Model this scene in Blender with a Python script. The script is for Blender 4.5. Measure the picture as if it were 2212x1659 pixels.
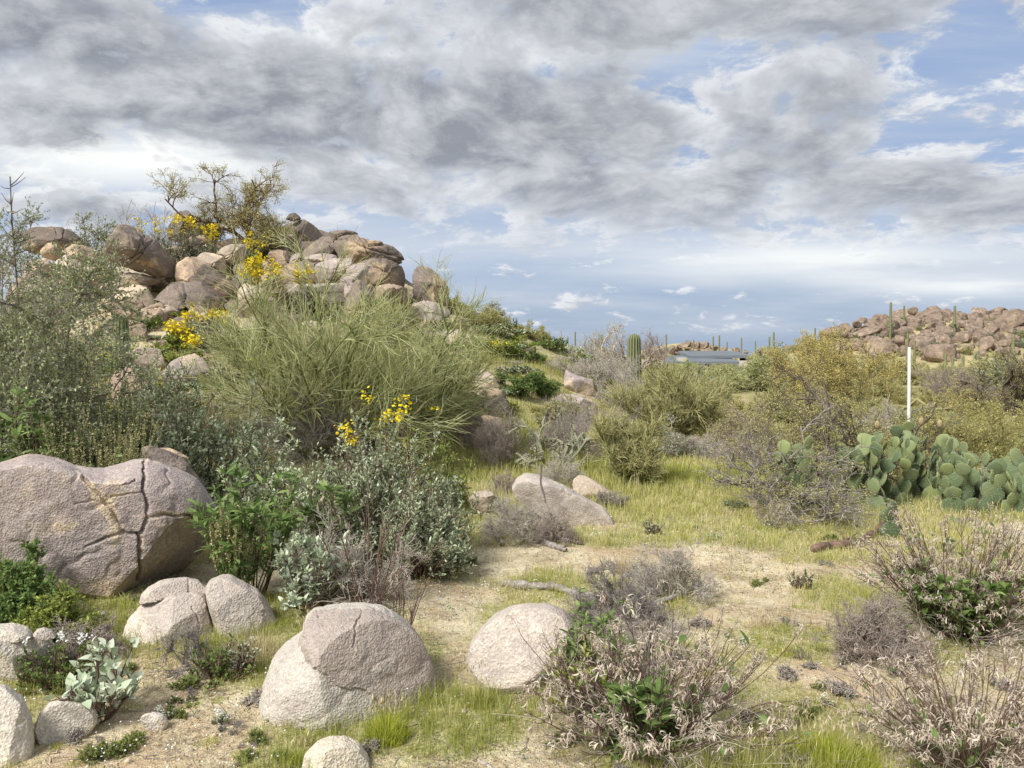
import bpy, bmesh, math, random
import numpy as np
from mathutils import Vector

for _o in list(bpy.data.objects):
    bpy.data.objects.remove(_o)
SC = bpy.context.scene
COL = SC.collection

# ------------------------------------------------------------------ camera
FPX = 1671.0                 # focal length in pixels of a 2212-wide picture
CX, CY, HZ = 1106.0, 829.5, 770.0
EYE = np.array([0.0, 0.0, 1.6])
PITCH = math.atan((CY - HZ) / FPX)
cam = bpy.data.cameras.new("camera")
cam.sensor_width = 36.0
cam.lens = 36.0 * FPX / 2212.0
cam.clip_start = 0.05
cam.clip_end = 9000.0
camo = bpy.data.objects.new("camera", cam)
COL.objects.link(camo)
camo.location = EYE
camo.rotation_euler = (math.radians(90) - PITCH, 0, 0)
SC.camera = camo

# ------------------------------------------------------------------ light
SUN_DIR = np.array([-0.55, -0.55, 0.80]); SUN_DIR /= np.linalg.norm(SUN_DIR)
SKY_STRENGTH = 0.1
SUN_STRENGTH = 3.4
sun = bpy.data.lights.new("sun", 'SUN')
sun.energy = SUN_STRENGTH
sun.angle = math.radians(18)
sun.color = (1.0, 0.97, 0.92)
suno = bpy.data.objects.new("sun", sun)
COL.objects.link(suno)
suno.rotation_euler = Vector(SUN_DIR).to_track_quat('Z', 'Y').to_euler()

SC.view_settings.view_transform = 'Standard'
SC.view_settings.look = 'None'
SC.view_settings.exposure = 0.74
SC.view_settings.gamma = 1.0
SC.cycles.max_bounces = 6
SC.cycles.diffuse_bounces = 3
SC.cycles.transmission_bounces = 3
SC.cycles.transparent_max_bounces = 4
SC.cycles.use_denoising = True


class NT:
    """small helper for writing node trees"""
    def __init__(s, tree):
        s.t = tree
        tree.nodes.clear()

    def n(s, typ, **kw):
        nd = s.t.nodes.new(typ)
        for k, v in kw.items():
            setattr(nd, k, v)
        return nd

    def put(s, sock, v):
        if hasattr(v, 'links'):
            s.t.links.new(v, sock)
        elif isinstance(v, (tuple, list)) and sock.type == 'RGBA' and len(v) == 3:
            sock.default_value = (*v, 1)
        else:
            sock.default_value = v

    def m(s, op, a, b=None, c=None, clamp=False):
        nd = s.n('ShaderNodeMath', operation=op, use_clamp=clamp)
        for i, v in enumerate((a, b, c)):
            if v is not None:
                s.put(nd.inputs[i], v)
        return nd.outputs[0]

    def vm(s, op, a, b=None):
        nd = s.n('ShaderNodeVectorMath', operation=op)
        s.put(nd.inputs[0], a)
        if b is not None:
            s.put(nd.inputs[3 if op == 'SCALE' else 1], b)
        return nd.outputs[0]

    def noise(s, vec, scale, detail=4, rough=0.55, dist=0.0, out=0):
        nd = s.n('ShaderNodeTexNoise')
        if vec is not None:
            s.put(nd.inputs['Vector'], vec)
        nd.inputs['Scale'].default_value = scale
        nd.inputs['Detail'].default_value = detail
        nd.inputs['Roughness'].default_value = rough
        nd.inputs['Distortion'].default_value = dist
        return nd.outputs[out]

    def ss(s, v, lo, hi):
        nd = s.n('ShaderNodeMapRange', interpolation_type='SMOOTHSTEP')
        s.put(nd.inputs['Value'], v)
        s.put(nd.inputs['From Min'], lo)
        s.put(nd.inputs['From Max'], hi)
        return nd.outputs[0]

    def mix(s, f, a, b, blend='MIX'):
        nd = s.n('ShaderNodeMix', data_type='RGBA', blend_type=blend)
        s.put(nd.inputs[0], f)
        s.put(nd.inputs[6], a)
        s.put(nd.inputs[7], b)
        return nd.outputs[2]

    def comb(s, x, y, z):
        nd = s.n('ShaderNodeCombineXYZ')
        for i, v in enumerate((x, y, z)):
            s.put(nd.inputs[i], v)
        return nd.outputs[0]


# ------------------------------------------------------------------ sky with clouds
world = bpy.data.worlds.new("World")
SC.world = world
world.use_nodes = True
W_ = NT(world.node_tree)
tc = W_.n('ShaderNodeTexCoord')
sep = W_.n('ShaderNodeSeparateXYZ')
W_.put(sep.inputs[0], tc.outputs['Generated'])
dx, dy, dz = sep.outputs
ay = W_.m('MAXIMUM', W_.m('ABSOLUTE', dy), 0.05)
qx = W_.m('DIVIDE', dx, ay)
qz = W_.m('DIVIDE', dz, ay)
zz = W_.m('ADD', W_.m('MAXIMUM', dz, 0.0), 0.27)
P0 = W_.comb(W_.m('DIVIDE', dx, zz), W_.m('DIVIDE', dy, zz), 0.0)
wob = W_.noise(P0, 1.1, 3, out=1)
P1 = W_.vm('ADD', P0, W_.vm('SCALE', W_.vm('SUBTRACT', wob, (0.5, 0.5, 0.5)), 0.40))


def bump2(u, v, su, sv, amp):
    a = W_.m('DIVIDE', W_.m('SUBTRACT', qx, (u - CX) / FPX), su / FPX)
    b = W_.m('DIVIDE', W_.m('SUBTRACT', qz, (HZ - v) / FPX), sv / FPX)
    e = W_.m('ADD', W_.m('MULTIPLY', a, a), W_.m('MULTIPLY', b, b))
    return W_.m('MULTIPLY', W_.m('EXPONENT', W_.m('MULTIPLY', e, -1.0)), amp)


def bumps(lst):
    acc = None
    for b in lst:
        v = bump2(*b)
        acc = v if acc is None else W_.m('ADD', acc, v)
    return acc


COVER = bumps([(230, 190, 420, 130, .10), (680, 270, 330, 90, .09), (1250, 250, 420, 95, .08), (1050, 335, 330, 55, .09),
               (1350, 20, 330, 70, .15), (60, 60, 240, 110, .09), (1150, 440, 330, 50, .07), (1650, 420, 300, 50, .07),
               (2120, 440, 200, 70, .12), (2080, 210, 190, 150, -.13), (360, 350, 250, 45, -.16), (1700, 590, 700, 50, -.08),
               (880, 500, 200, 60, -.10), (560, 30, 130, 60, -.1), (1350, 135, 330, 45, -.10), (760, 110, 120, 50, -.04), (1100, 280, 1500, 330, .055)])
GLOW = bumps([(330, 345, 330, 70, .8), (1750, 565, 420, 40, .75), (2100, 615, 220, 24, .8), (760, 110, 120, 55, .5), (1330, 115, 300, 60, .25),
              (60, 300, 220, 90, .2)])
def puff(vec, dt):
    b = W_.m('ABSOLUTE', W_.m('SUBTRACT', W_.noise(vec, 5.0, dt, 0.5), 0.5))
    return W_.m('SUBTRACT', 0.03, W_.m('MULTIPLY', b, 0.5))


n1 = W_.m('ADD', W_.noise(P1, 4.0, 12, 0.66), puff(P1, 5))
n1s = W_.m('ADD', W_.noise(P1, 4.0, 5, 0.58), puff(P1, 1))
off = W_.vm('ADD', P1, (-0.05, -0.065, 0.0))
n2 = W_.m('ADD', W_.noise(off, 4.0, 5, 0.58), puff(off, 1))
body = W_.m('ADD', n1, W_.m('SUBTRACT', COVER, W_.m('MULTIPLY', W_.ss(qz, 0.22, 0.08), 0.13)))
dens = W_.ss(body, 0.405, 0.51)
thick = W_.ss(body, 0.49, 0.62)
relief = W_.m('MULTIPLY', W_.m('ADD', W_.m('SUBTRACT', n1s, n2), W_.m('MULTIPLY', W_.m('SUBTRACT', n1, n1s), 1.6)), 4.2)
# thin high streaks
PS = W_.comb(W_.m('MULTIPLY', qx, 1.6), W_.m('MULTIPLY', qz, 13.0), 2.0)
st = W_.noise(PS, 1.7, 7, 0.58, 0.4)
streak = W_.ss(st, 0.36, 0.72)
sky = W_.n('ShaderNodeTexSky', sky_type='NISHITA', sun_disc=False)
sky.sun_elevation = math.asin(SUN_DIR[2])
sky.sun_rotation = math.atan2(SUN_DIR[0], SUN_DIR[1])
K = 0.94 / SKY_STRENGTH
skyc = W_.mix(0.8, sky.outputs[0], (0.215 * K, 0.283 * K, 0.43 * K))
lowband = W_.m('EXPONENT', W_.m('MULTIPLY', W_.m('MAXIMUM', qz, 0.0), -7.0))
c0 = W_.mix(W_.m('MULTIPLY', lowband, 0.95), skyc, (0.225 * K, 0.285 * K, 0.375 * K))
c1 = W_.mix(W_.m('MULTIPLY', W_.m('MULTIPLY', streak, W_.ss(qz, 0.0, 0.06)), W_.m('SUBTRACT', 0.95, W_.m('MULTIPLY', W_.ss(qx, .3, .6), W_.m('MULTIPLY', W_.ss(qz, .15, .25), .55)))), c0, (0.37 * K, 0.41 * K, 0.475 * K))
white = W_.mix(W_.m('ADD', relief, 0.45, clamp=True), (0.29 * K, 0.315 * K, 0.36 * K), (0.56 * K, 0.57 * K, 0.585 * K))
grey = W_.mix(W_.m('ADD', W_.m('MULTIPLY', relief, 0.8), 0.40, clamp=True), (0.185 * K, 0.196 * K, 0.22 * K), (0.41 * K, 0.418 * K, 0.438 * K))
cl = W_.mix(thick, white, grey)
c2 = W_.mix(W_.m('MULTIPLY', W_.m('MULTIPLY', dens, 0.92), W_.ss(dz, .015, .05)), c1, cl)
veil = W_.m('EXPONENT', W_.m('MULTIPLY', W_.m('POWER', W_.m('DIVIDE', W_.m('SUBTRACT', qz, .13), .075), 2.0), -1.0))
c2 = W_.mix(W_.m('MULTIPLY', W_.m('MULTIPLY', veil, .6), W_.ss(W_.noise(PS, .8, 5, .55), .3, .6)), c2, (0.44 * K, 0.475 * K, 0.53 * K))
gl = W_.m('MULTIPLY', GLOW, W_.ss(W_.noise(PS, 1.1, 6, 0.55), 0.30, 0.62), clamp=True)
c3 = W_.mix(W_.m('MULTIPLY', gl, W_.m('SUBTRACT', 1.0, W_.m('MULTIPLY', thick, 0.75))), c2, (0.70 * K, 0.71 * K, 0.68 * K))
below = W_.ss(dz, -0.02, 0.0)
c4 = W_.mix(below, (0.20 * K, 0.19 * K, 0.16 * K), c3)
bg = W_.n('ShaderNodeBackground')
W_.put(bg.inputs[0], c4)
bg.inputs[1].default_value = SKY_STRENGTH
wo = W_.n('ShaderNodeOutputWorld')
W_.put(wo.inputs[0], bg.outputs[0])

# ------------------------------------------------------------------ pixel <-> place
CP, SP = math.cos(PITCH), math.sin(PITCH)


def ray(u, v):
    a, b = (u - CX) / FPX, (CY - v) / FPX
    d = np.array([a, CP + b * SP, b * CP - SP])
    return d / d[1]


def point(u, v, d):
    return EYE + ray(u, v) * d


# ------------------------------------------------------------------ noise
def _h(ix, iy, iz, seed):
    n = (ix * 374761393 + iy * 668265263 + iz * 1440662683 + seed * 974634533) & 0xFFFFFFFF
    n = ((n ^ (n >> 13)) * 1274126177) & 0xFFFFFFFF
    n = n ^ (n >> 16)
    return (n & 0xFFFF) / 32767.5 - 1.0


def vnoise(p, seed=0):
    i = np.floor(p).astype(np.int64)
    f = p - i
    w = f * f * (3 - 2 * f)
    r = 0
    for a in (0, 1):
        wa = w[:, 0] if a else 1 - w[:, 0]
        for b in (0, 1):
            wb = w[:, 1] if b else 1 - w[:, 1]
            for c in (0, 1):
                wc = w[:, 2] if c else 1 - w[:, 2]
                r = r + wa * wb * wc * _h(i[:, 0] + a, i[:, 1] + b, i[:, 2] + c, seed)
    return r


def fbm(p, octv=4, seed=0, gain=0.5):
    r, a = 0, 1.0
    for k in range(octv):
        r = r + a * vnoise(p * (2.0 ** k) + 17.3 * k, seed + k)
        a *= gain
    return r


def f2(x, y, s, octv=3, seed=0):
    x = np.asarray(x, float); y = np.asarray(y, float)
    return fbm(np.stack([x.ravel() * s, y.ravel() * s, np.full(x.size, 3.7)], 1), octv, seed).reshape(x.shape)


def sstep(a, b, x):
    t = np.clip((x - a) / (b - a), 0, 1)
    return t * t * (3 - 2 * t)


def mound(x, y, cx, cy, rx, ry, h, p=1.3):
    r2 = ((x - cx) / rx) ** 2 + ((y - cy) / ry) ** 2
    return h * np.clip(1 - r2, 0, 1) ** p


def height(x, y):
    x = np.asarray(x, float); y = np.asarray(y, float)
    z = mound(x, y, -7, 19.5, 10.5, 11.5, 2.75)
    z = z + 1.25 * np.exp(-((x + 7.0) / 4.6) ** 2 - ((y - 18.6) / 2.5) ** 2)
    z = z + 0.5 * np.exp(-((x + 5.6) / 3.0) ** 2 - ((y - 19.5) / 2.2) ** 2)
    z = z + mound(x, y, 2, 25, 10, 13, 1.15)
    z = z + mound(x, y, 13, 30, 9, 14, 0.55)
    z = z - 1.3 * sstep(36, 62, y) * (1 - sstep(80, 120, y))
    z = z + mound(x, y, 72, 128, 34, 30, 8.2)
    z = z + mound(x, y, 5.5, 150, 9, 8, 4.0)
    z = z + mound(x, y, 34, 152, 16, 10, 3.6)
    z = z + mound(x, y, 42, 168, 75, 24, 2.1)
    near = np.clip(1 - y / 60, 0, 1)
    z = z + near * (0.035 * f2(x, y, 0.7, 3, 5) + 0.012 * f2(x, y, 4.0, 2, 9))
    z = z + (1 - near) * 0.25 * f2(x, y, 0.05, 3, 6)
    return z


def gz(x, y):
    return float(height(np.array([x]), np.array([y]))[0])


def ground_at(u, d):
    r = ray(u, 900)
    x = r[0] * d
    return np.array([x, d, gz(x, d)])


def hit(u, v):
    r = ray(u, v)
    t = np.linspace(2.0, 60, 4000)
    p = EYE[None] + r[None] * t[:, None]
    k = np.argmax(p[:, 2] < height(p[:, 0], p[:, 1]))
    return p[k]


# ------------------------------------------------------------------ meshes and objects
class MB:
    def __init__(s):
        s.v, s.f, s.r, s.n = [], {}, [], 0

    def add(s, V, F, rnd=0.5):
        V = np.asarray(V, float).reshape(-1, 3)
        if len(V) == 0:
            return
        F = np.asarray(F, np.int64)
        s.v.append(V)
        s.f.setdefault(F.shape[1], []).append(F + s.n)
        s.r.append(np.broadcast_to(np.asarray(rnd, float), (len(V),)))
        s.n += len(V)

    def mesh(s, name, mat, smooth=True):
        me = bpy.data.meshes.new(name)
        V = np.concatenate(s.v)
        me.vertices.add(len(V))
        me.vertices.foreach_set('co', V.astype(np.float32).ravel())
        loops, starts, tot, pos = [], [], [], 0
        for k, fl in s.f.items():
            F = np.concatenate(fl)
            loops.append(F.ravel())
            starts.append(pos + k * np.arange(len(F)))
            tot.append(np.full(len(F), k))
            pos += F.size
        L = np.concatenate(loops)
        me.loops.add(len(L))
        me.loops.foreach_set('vertex_index', L.astype(np.int32))
        S = np.concatenate(starts)
        me.polygons.add(len(S))
        me.polygons.foreach_set('loop_start', S.astype(np.int32))
        me.update(calc_edges=True)
        if smooth:
            me.polygons.foreach_set('use_smooth', np.ones(len(S), bool))
        else:
            me.polygons.foreach_set('use_smooth', np.zeros(len(S), bool))
        at = me.attributes.new('rnd', 'FLOAT', 'POINT')
        at.data.foreach_set('value', np.concatenate(s.r).astype(np.float32))
        me.materials.append(mat)
        return me

    def build(s, name, mat, parent=None, loc=None, smooth=True):
        if s.n == 0:
            return None
        o = bpy.data.objects.new(name, s.mesh(name, mat, smooth))
        COL.objects.link(o)
        if parent is not None:
            o.parent = parent
        if loc is not None:
            o.location = loc
        return o


def tag(o, label=None, cat=None, group=None, kind=None):
    if label: o['label'] = label
    if cat: o['category'] = cat
    if group: o['group'] = group
    if kind: o['kind'] = kind
    return o


def thing(name, label, cat, loc, group=None):
    o = bpy.data.objects.new(name, None)
    o.empty_display_size = 0.1
    COL.objects.link(o)
    o.location = loc
    return tag(o, label, cat, group)


def dup(root, loc, rotz=0.0, scale=1.0, label=None, group=None):
    r = root.copy()
    COL.objects.link(r)
    r.location = loc
    r.rotation_euler = (0, 0, rotz)
    r.scale = (scale,) * 3 if np.isscalar(scale) else scale
    tag(r, label, None, group)
    for ch in list(root.children):
        c = ch.copy()
        COL.objects.link(c)
        c.parent = r
    return r


def norm(a):
    return a / np.maximum(np.linalg.norm(a, axis=-1, keepdims=True), 1e-9)


def tubes(P, R, s=4):
    n, k, _ = P.shape
    T = np.empty_like(P)
    T[:, 1:-1] = P[:, 2:] - P[:, :-2]
    T[:, 0] = P[:, 1] - P[:, 0]
    T[:, -1] = P[:, -1] - P[:, -2]
    T = norm(T)
    ref = np.where(np.abs(T[:, :1, 2:3]) < 0.9, np.array([0, 0, 1.0]), np.array([1.0, 0, 0]))
    N = norm(np.cross(T, np.broadcast_to(ref, T.shape)))
    B = np.cross(T, N)
    a = np.arange(s) * 2 * np.pi / s
    V = P[:, :, None] + R[:, :, None, None] * (np.cos(a)[:, None] * N[:, :, None] + np.sin(a)[:, None] * B[:, :, None])
    base = (np.arange(n) * k * s)[:, None, None]
    i = np.arange(k - 1)[None, :, None]
    j = np.arange(s)[None, None]
    j2 = (j + 1) % s
    F = np.stack([base + i * s + j, base + i * s + j2, base + (i + 1) * s + j2, base + (i + 1) * s + j], -1)
    return V.reshape(-1, 3), F.reshape(-1, 4)


def rvec(rng, n):
    return norm(rng.normal(size=(n, 3)))


def grow(rng, B, D, L, k=5, up=0.0, jit=0.12):
    n = len(B)
    P = np.empty((n, k, 3))
    P[:, 0] = B
    D = norm(D)
    for i in range(1, k):
        D = norm(D + np.array([0, 0, up]) + jit * rng.normal(size=(n, 3)))
        P[:, i] = P[:, i - 1] + D * (L / (k - 1))[:, None]
    return P


def along(P, idx, t):
    k = P.shape[1]
    x = t * (k - 1)
    i = np.minimum(x.astype(int), k - 2)
    f = (x - i)[:, None]
    a, b = P[idx, i], P[idx, i + 1]
    return a + (b - a) * f, norm(b - a)


def length(P):
    return np.linalg.norm(P[:, 1:] - P[:, :-1], axis=-1).sum(1)


def sprout(rng, P, m, t0=0.25, t1=1.0, ang=0.7, ratio=0.6, k=4, up=0.0, jit=0.12, L=None):
    n = len(P)
    idx = np.repeat(np.arange(n), m)
    t = rng.uniform(t0, t1, n * m)
    pos, T = along(P, idx, t)
    a = ang * rng.uniform(0.6, 1.3, n * m)[:, None]
    per = norm(np.cross(T, rvec(rng, n * m)))
    D = np.cos(a) * T + np.sin(a) * per
    L = (length(P)[idx] * ratio if L is None else L) * rng.uniform(0.45, 1.2, n * m) * (1.15 - 0.55 * t)
    return grow(rng, pos, D, L, k, up, jit)


def fan(rng, n, spread, r0=0.04, az=None, lo=0.0):
    th = spread * np.sqrt(rng.uniform(lo ** 2, 1, n))
    ph = (np.arange(n) + rng.uniform(0, 0.9, n)) * 2 * np.pi / n if az is None else rng.uniform(*az, n)
    D = np.stack([np.sin(th) * np.cos(ph), np.sin(th) * np.sin(ph), np.cos(th)], 1)
    B = np.stack([np.cos(ph), np.sin(ph), 0 * ph], 1) * r0 * rng.uniform(0.2, 1, n)[:, None]
    return B, D


def fit(levels, W, H, D=None, lean=0.0):
    """scale the branch polylines so that the plant is W wide and H high"""
    allp = np.concatenate([l.reshape(-1, 3) for l in levels])
    qx_ = max(np.quantile(np.abs(allp[:, 0]), 0.985), 1e-3)
    qy_ = max(np.quantile(np.abs(allp[:, 1]), 0.985), 1e-3)
    qz_ = max(np.quantile(allp[:, 2], 0.993), 1e-3)
    s = np.array([W / 2 / qx_, (D or W * 0.85) / 2 / qy_, H / qz_])
    out = []
    for l in levels:
        l = l * s
        l[..., 0] += lean * l[..., 2]
        l[..., 2] = np.maximum(l[..., 2], -0.03)
        out.append(l)
    return out


def skel(g, n0, W, H, m=(6, 7, 6), ln=(.55, .32, .18), ang=(.75, .75, .7), up=(.05, .03, .0), jit=.16, low=0.0, r0=.06, vase=.5, D=None, crook=.05, reach=(.5, .86)):
    """main stems that run from the foot out to points inside a dome W wide and H high, and the branches on them"""
    D = D or W * .85
    S = .5 * math.sqrt(W * H)
    ct = g.uniform(low, 1, n0); st = np.sqrt(1 - ct ** 2)
    ph = (np.arange(n0) + g.uniform(0, .9, n0)) * 2 * np.pi / n0
    q = g.uniform(*reach, n0)
    T = np.stack([W / 2 * q * st * np.cos(ph), D / 2 * q * st * np.sin(ph), H * q * (.12 + .88 * ct)], 1)
    B = np.stack([np.cos(ph), np.sin(ph), 0 * ph], 1) * (r0 * W) * g.uniform(.2, 1, n0)[:, None]
    Cc = np.stack([T[:, 0] * (1 - vase), T[:, 1] * (1 - vase), T[:, 2] * .55], 1) + B * .5
    k = 8
    t = np.linspace(0, 1, k)[None, :, None]
    l0 = (1 - t) ** 2 * B[:, None] + 2 * t * (1 - t) * Cc[:, None] + t * t * T[:, None]
    nz = np.cumsum(g.normal(size=l0.shape), 1) * crook * S * t
    l0 = l0 + nz
    out = [l0]
    P = l0
    for i in range(len(m)):
        P = sprout(g, P, m[i], .15, 1, ang[i], 1, (6, 5, 4)[min(i, 2)], up[i], jit, S * ln[i])
        out.append(P)
    allp = np.concatenate([l.reshape(-1, 3) for l in out])
    f = lambda want, got: np.clip(want / max(got, 1e-3), .75, 1.2)
    s = np.array([f(W / 2, np.quantile(np.abs(allp[:, 0]), .98)), f(D / 2, np.quantile(np.abs(allp[:, 1]), .98)), f(H, np.quantile(allp[:, 2], .99))])
    for i, l in enumerate(out):
        l = l * s
        l[..., 2] = np.maximum(l[..., 2], -.03)
        out[i] = l
    return out


def taper(P, r, tip=0.35):
    n, k, _ = P.shape
    return np.broadcast_to(r * np.linspace(1, tip, k)[None], (n, k))


def leafs(rng, P, n, t0=0.15, t1=1.0, out=0.9, upb=0.35):
    idx = rng.integers(0, len(P), n)
    pos, T = along(P, idx, rng.uniform(t0, t1, n))
    D = norm(T * 0.5 + out * rvec(rng, n) + np.array([0, 0, upb]))
    return pos, D


PROF = {'oval': [0, .85, 1, .7, 0], 'lance': [0, .8, 1, .62, 0], 'spade': [.15, 1, .85, .5, 0], 'strap': [.8, 1, 1, .8, .1]}


def leaf(mb, rng, pos, D, L, Wd, prof='oval', bend=0.3, crease=0.25, curl=None, rnd=None):
    """leaf blades; k stations along a bent midrib, each a left, a middle and a right point"""
    n = len(pos)
    if n == 0:
        return
    L = np.broadcast_to(np.asarray(L, float), (n,)); Wd = np.broadcast_to(np.asarray(Wd, float), (n,))
    pr = np.array(PROF[prof])
    k = len(pr)
    S = norm(np.cross(D, np.array([0, 0, 1.0])) + 0.55 * rng.normal(size=(n, 3)))
    S = norm(S - D * (S * D).sum(1)[:, None])
    N = np.cross(S, D)
    N = np.where(N[:, 2:3] < 0, -N, N) if curl is None else N
    S = np.cross(D, N)
    b = bend * rng.uniform(0.2, 1.6, n) if curl is None else curl * rng.uniform(0.4, 1.4, n)
    C = np.empty((n, k, 3)); NN = np.empty((n, k, 3))
    C[:, 0] = pos
    for i in range(k):
        a = (b * i / (k - 1))[:, None]
        d = np.cos(a) * D - np.sin(a) * N
        NN[:, i] = np.sin(a) * D + np.cos(a) * N
        if i < k - 1:
            C[:, i + 1] = C[:, i] + d * (L / (k - 1))[:, None]
    w = (0.5 * Wd)[:, None] * pr[None]
    lift = crease * w[..., None] * NN
    Lf = C - w[..., None] * S[:, None] + lift
    Rt = C + w[..., None] * S[:, None] + lift
    V = np.stack([Lf, C, Rt], 2)
    base = (np.arange(n) * k * 3)[:, None, None]
    i = np.arange(k - 1)[None, :, None] * 3
    j = np.arange(2)[None, None]
    F = np.stack([base + i + j, base + i + j + 1, base + i + 3 + j + 1, base + i + 3 + j], -1)
    if rnd is None:
        rnd = rng.uniform(0, 1, n)
    mb.add(V.reshape(-1, 3), F.reshape(-1, 4), np.repeat(rnd, k * 3))


def mini(mb, rng, pos, D, L, Wd, rnd=None):
    """small folded diamond leaves"""
    n = len(pos)
    L = np.broadcast_to(np.asarray(L, float), (n,))[:, None]; Wd = np.broadcast_to(np.asarray(Wd, float), (n,))[:, None]
    S = norm(np.cross(D, rvec(rng, n)))
    N = np.cross(D, S)
    m = pos + D * L * 0.5
    V = np.stack([pos, m + S * Wd * .5 + N * Wd * .2, pos + D * L, m - S * Wd * .5 + N * Wd * .2], 1)
    b = np.arange(n)[:, None] * 4
    mb.add(V.reshape(-1, 3), np.concatenate([b + [[0, 1, 2]], b + [[0, 2, 3]]]), np.repeat(rng.uniform(0, 1, n) if rnd is None else rnd, 4))


def disc(mb, rng, pos, r, tilt=0.7, rnd=None):
    """little domed flower heads"""
    n = len(pos)
    N = norm(np.array([0, 0, 1.0]) + tilt * rng.normal(size=(n, 3)))
    S = norm(np.cross(N, rvec(rng, n)))
    T = np.cross(N, S)
    a = np.arange(6) * np.pi / 3
    r = np.broadcast_to(np.asarray(r, float), (n,))[:, None, None]
    ring = pos[:, None] + r * (np.cos(a)[:, None] * S[:, None] + np.sin(a)[:, None] * T[:, None])
    V = np.concatenate([pos[:, None] + 0.35 * r * N[:, None], ring], 1)
    b = (np.arange(n) * 7)[:, None, None]
    i = np.arange(6)[None]
    F = np.stack([np.zeros_like(i), 1 + i, 1 + (i + 1) % 6], -1) + b
    mb.add(V.reshape(-1, 3), F.reshape(-1, 3), np.repeat(rng.uniform(0, 1, n) if rnd is None else rnd, 7))


def blades(mb, rng, pos, h, w, lean=0.5, rnd=None, az=None):
    n = len(pos)
    h = np.broadcast_to(np.asarray(h, float), (n,)); w = np.broadcast_to(np.asarray(w, float), (n,))
    ph = rng.uniform(0, 2 * np.pi, n) if az is None else az
    A = np.stack([np.cos(ph), np.sin(ph), 0 * ph], 1)
    ps = rng.uniform(0, 2 * np.pi, n)
    S = np.stack([np.cos(ps), np.sin(ps), 0 * ps], 1) * (w * 0.5)[:, None]
    l = (lean * np.abs(rng.normal(0, 1, n)))[:, None]
    up = np.array([0, 0, 1.0])
    m = pos + h[:, None] * (0.55 * up + 0.20 * l * A)
    t = pos + h[:, None] * ((1.0 - 0.25 * np.minimum(l, 2)) * up + 0.75 * l * A)
    V = np.stack([pos - S, pos + S, m + S * .75, m - S * .75, t], 1)
    b = (np.arange(n) * 5)[:, None]
    r = np.repeat(rng.uniform(0, 1, n) if rnd is None else rnd, 5)
    k0 = mb.n
    mb.add(V.reshape(-1, 3), b + [[0, 1, 2, 3]], r)
    mb.f.setdefault(3, []).append(b + [[3, 2, 4]] + k0)

# ------------------------------------------------------------------ materials
def newmat(name):
    m = bpy.data.materials.new(name)
    m.use_nodes = True
    return m, NT(m.node_tree)


def finish(N, col, rough=0.85, bump=None, trans=None, spec=0.25):
    b = N.n('ShaderNodeBsdfPrincipled')
    N.put(b.inputs['Base Color'], col)
    N.put(b.inputs['Roughness'], rough)
    b.inputs['Specular IOR Level'].default_value = spec
    if bump is not None:
        N.put(b.inputs['Normal'], bump)
    o = N.n('ShaderNodeOutputMaterial')
    if trans:
        t = N.n('ShaderNodeBsdfTranslucent')
        N.put(t.inputs[0], col)
        mx = N.n('ShaderNodeMixShader')
        mx.inputs[0].default_value = trans
        N.put(mx.inputs[1], b.outputs[0])
        N.put(mx.inputs[2], t.outputs[0])
        N.put(o.inputs[0], mx.outputs[0])
    else:
        N.put(o.inputs[0], b.outputs[0])


def bumpn(N, h, strength=0.5, dist=0.01):
    b = N.n('ShaderNodeBump')
    b.inputs['Strength'].default_value = strength
    b.inputs['Distance'].default_value = dist
    N.put(b.inputs['Height'], h)
    return b.outputs[0]


def ramp(N, f, cols):
    r = N.n('ShaderNodeValToRGB')
    e = r.color_ramp.elements
    while len(e) < len(cols):
        e.new(0.5)
    for i, c in enumerate(cols):
        e[i].position = i / max(1, len(cols) - 1)
        e[i].color = (*c, 1)
    N.put(r.inputs[0], f)
    return r.outputs[0]


def attr(N):
    a = N.n('ShaderNodeAttribute')
    a.attribute_name = 'rnd'
    return a.outputs['Fac']


def leafmat(name, cols, trans=0.25, rough=0.6):
    m, N = newmat(name)
    c = ramp(N, attr(N), cols)
    finish(N, c, max(rough, .75), None, trans, 0.1)
    return m


def barkmat(name, a, b, scale=30):
    m, N = newmat(name)
    g = N.n('ShaderNodeTexCoord').outputs['Object']
    f = N.noise(g, scale, 3, 0.6)
    c = N.mix(N.ss(f, .35, .65), a, b)
    c = N.mix(N.m('MULTIPLY', attr(N), 0.5), c, b)
    finish(N, c, 0.9, bumpn(N, f, 0.6, 0.006), None, 0.15)
    return m


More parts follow.
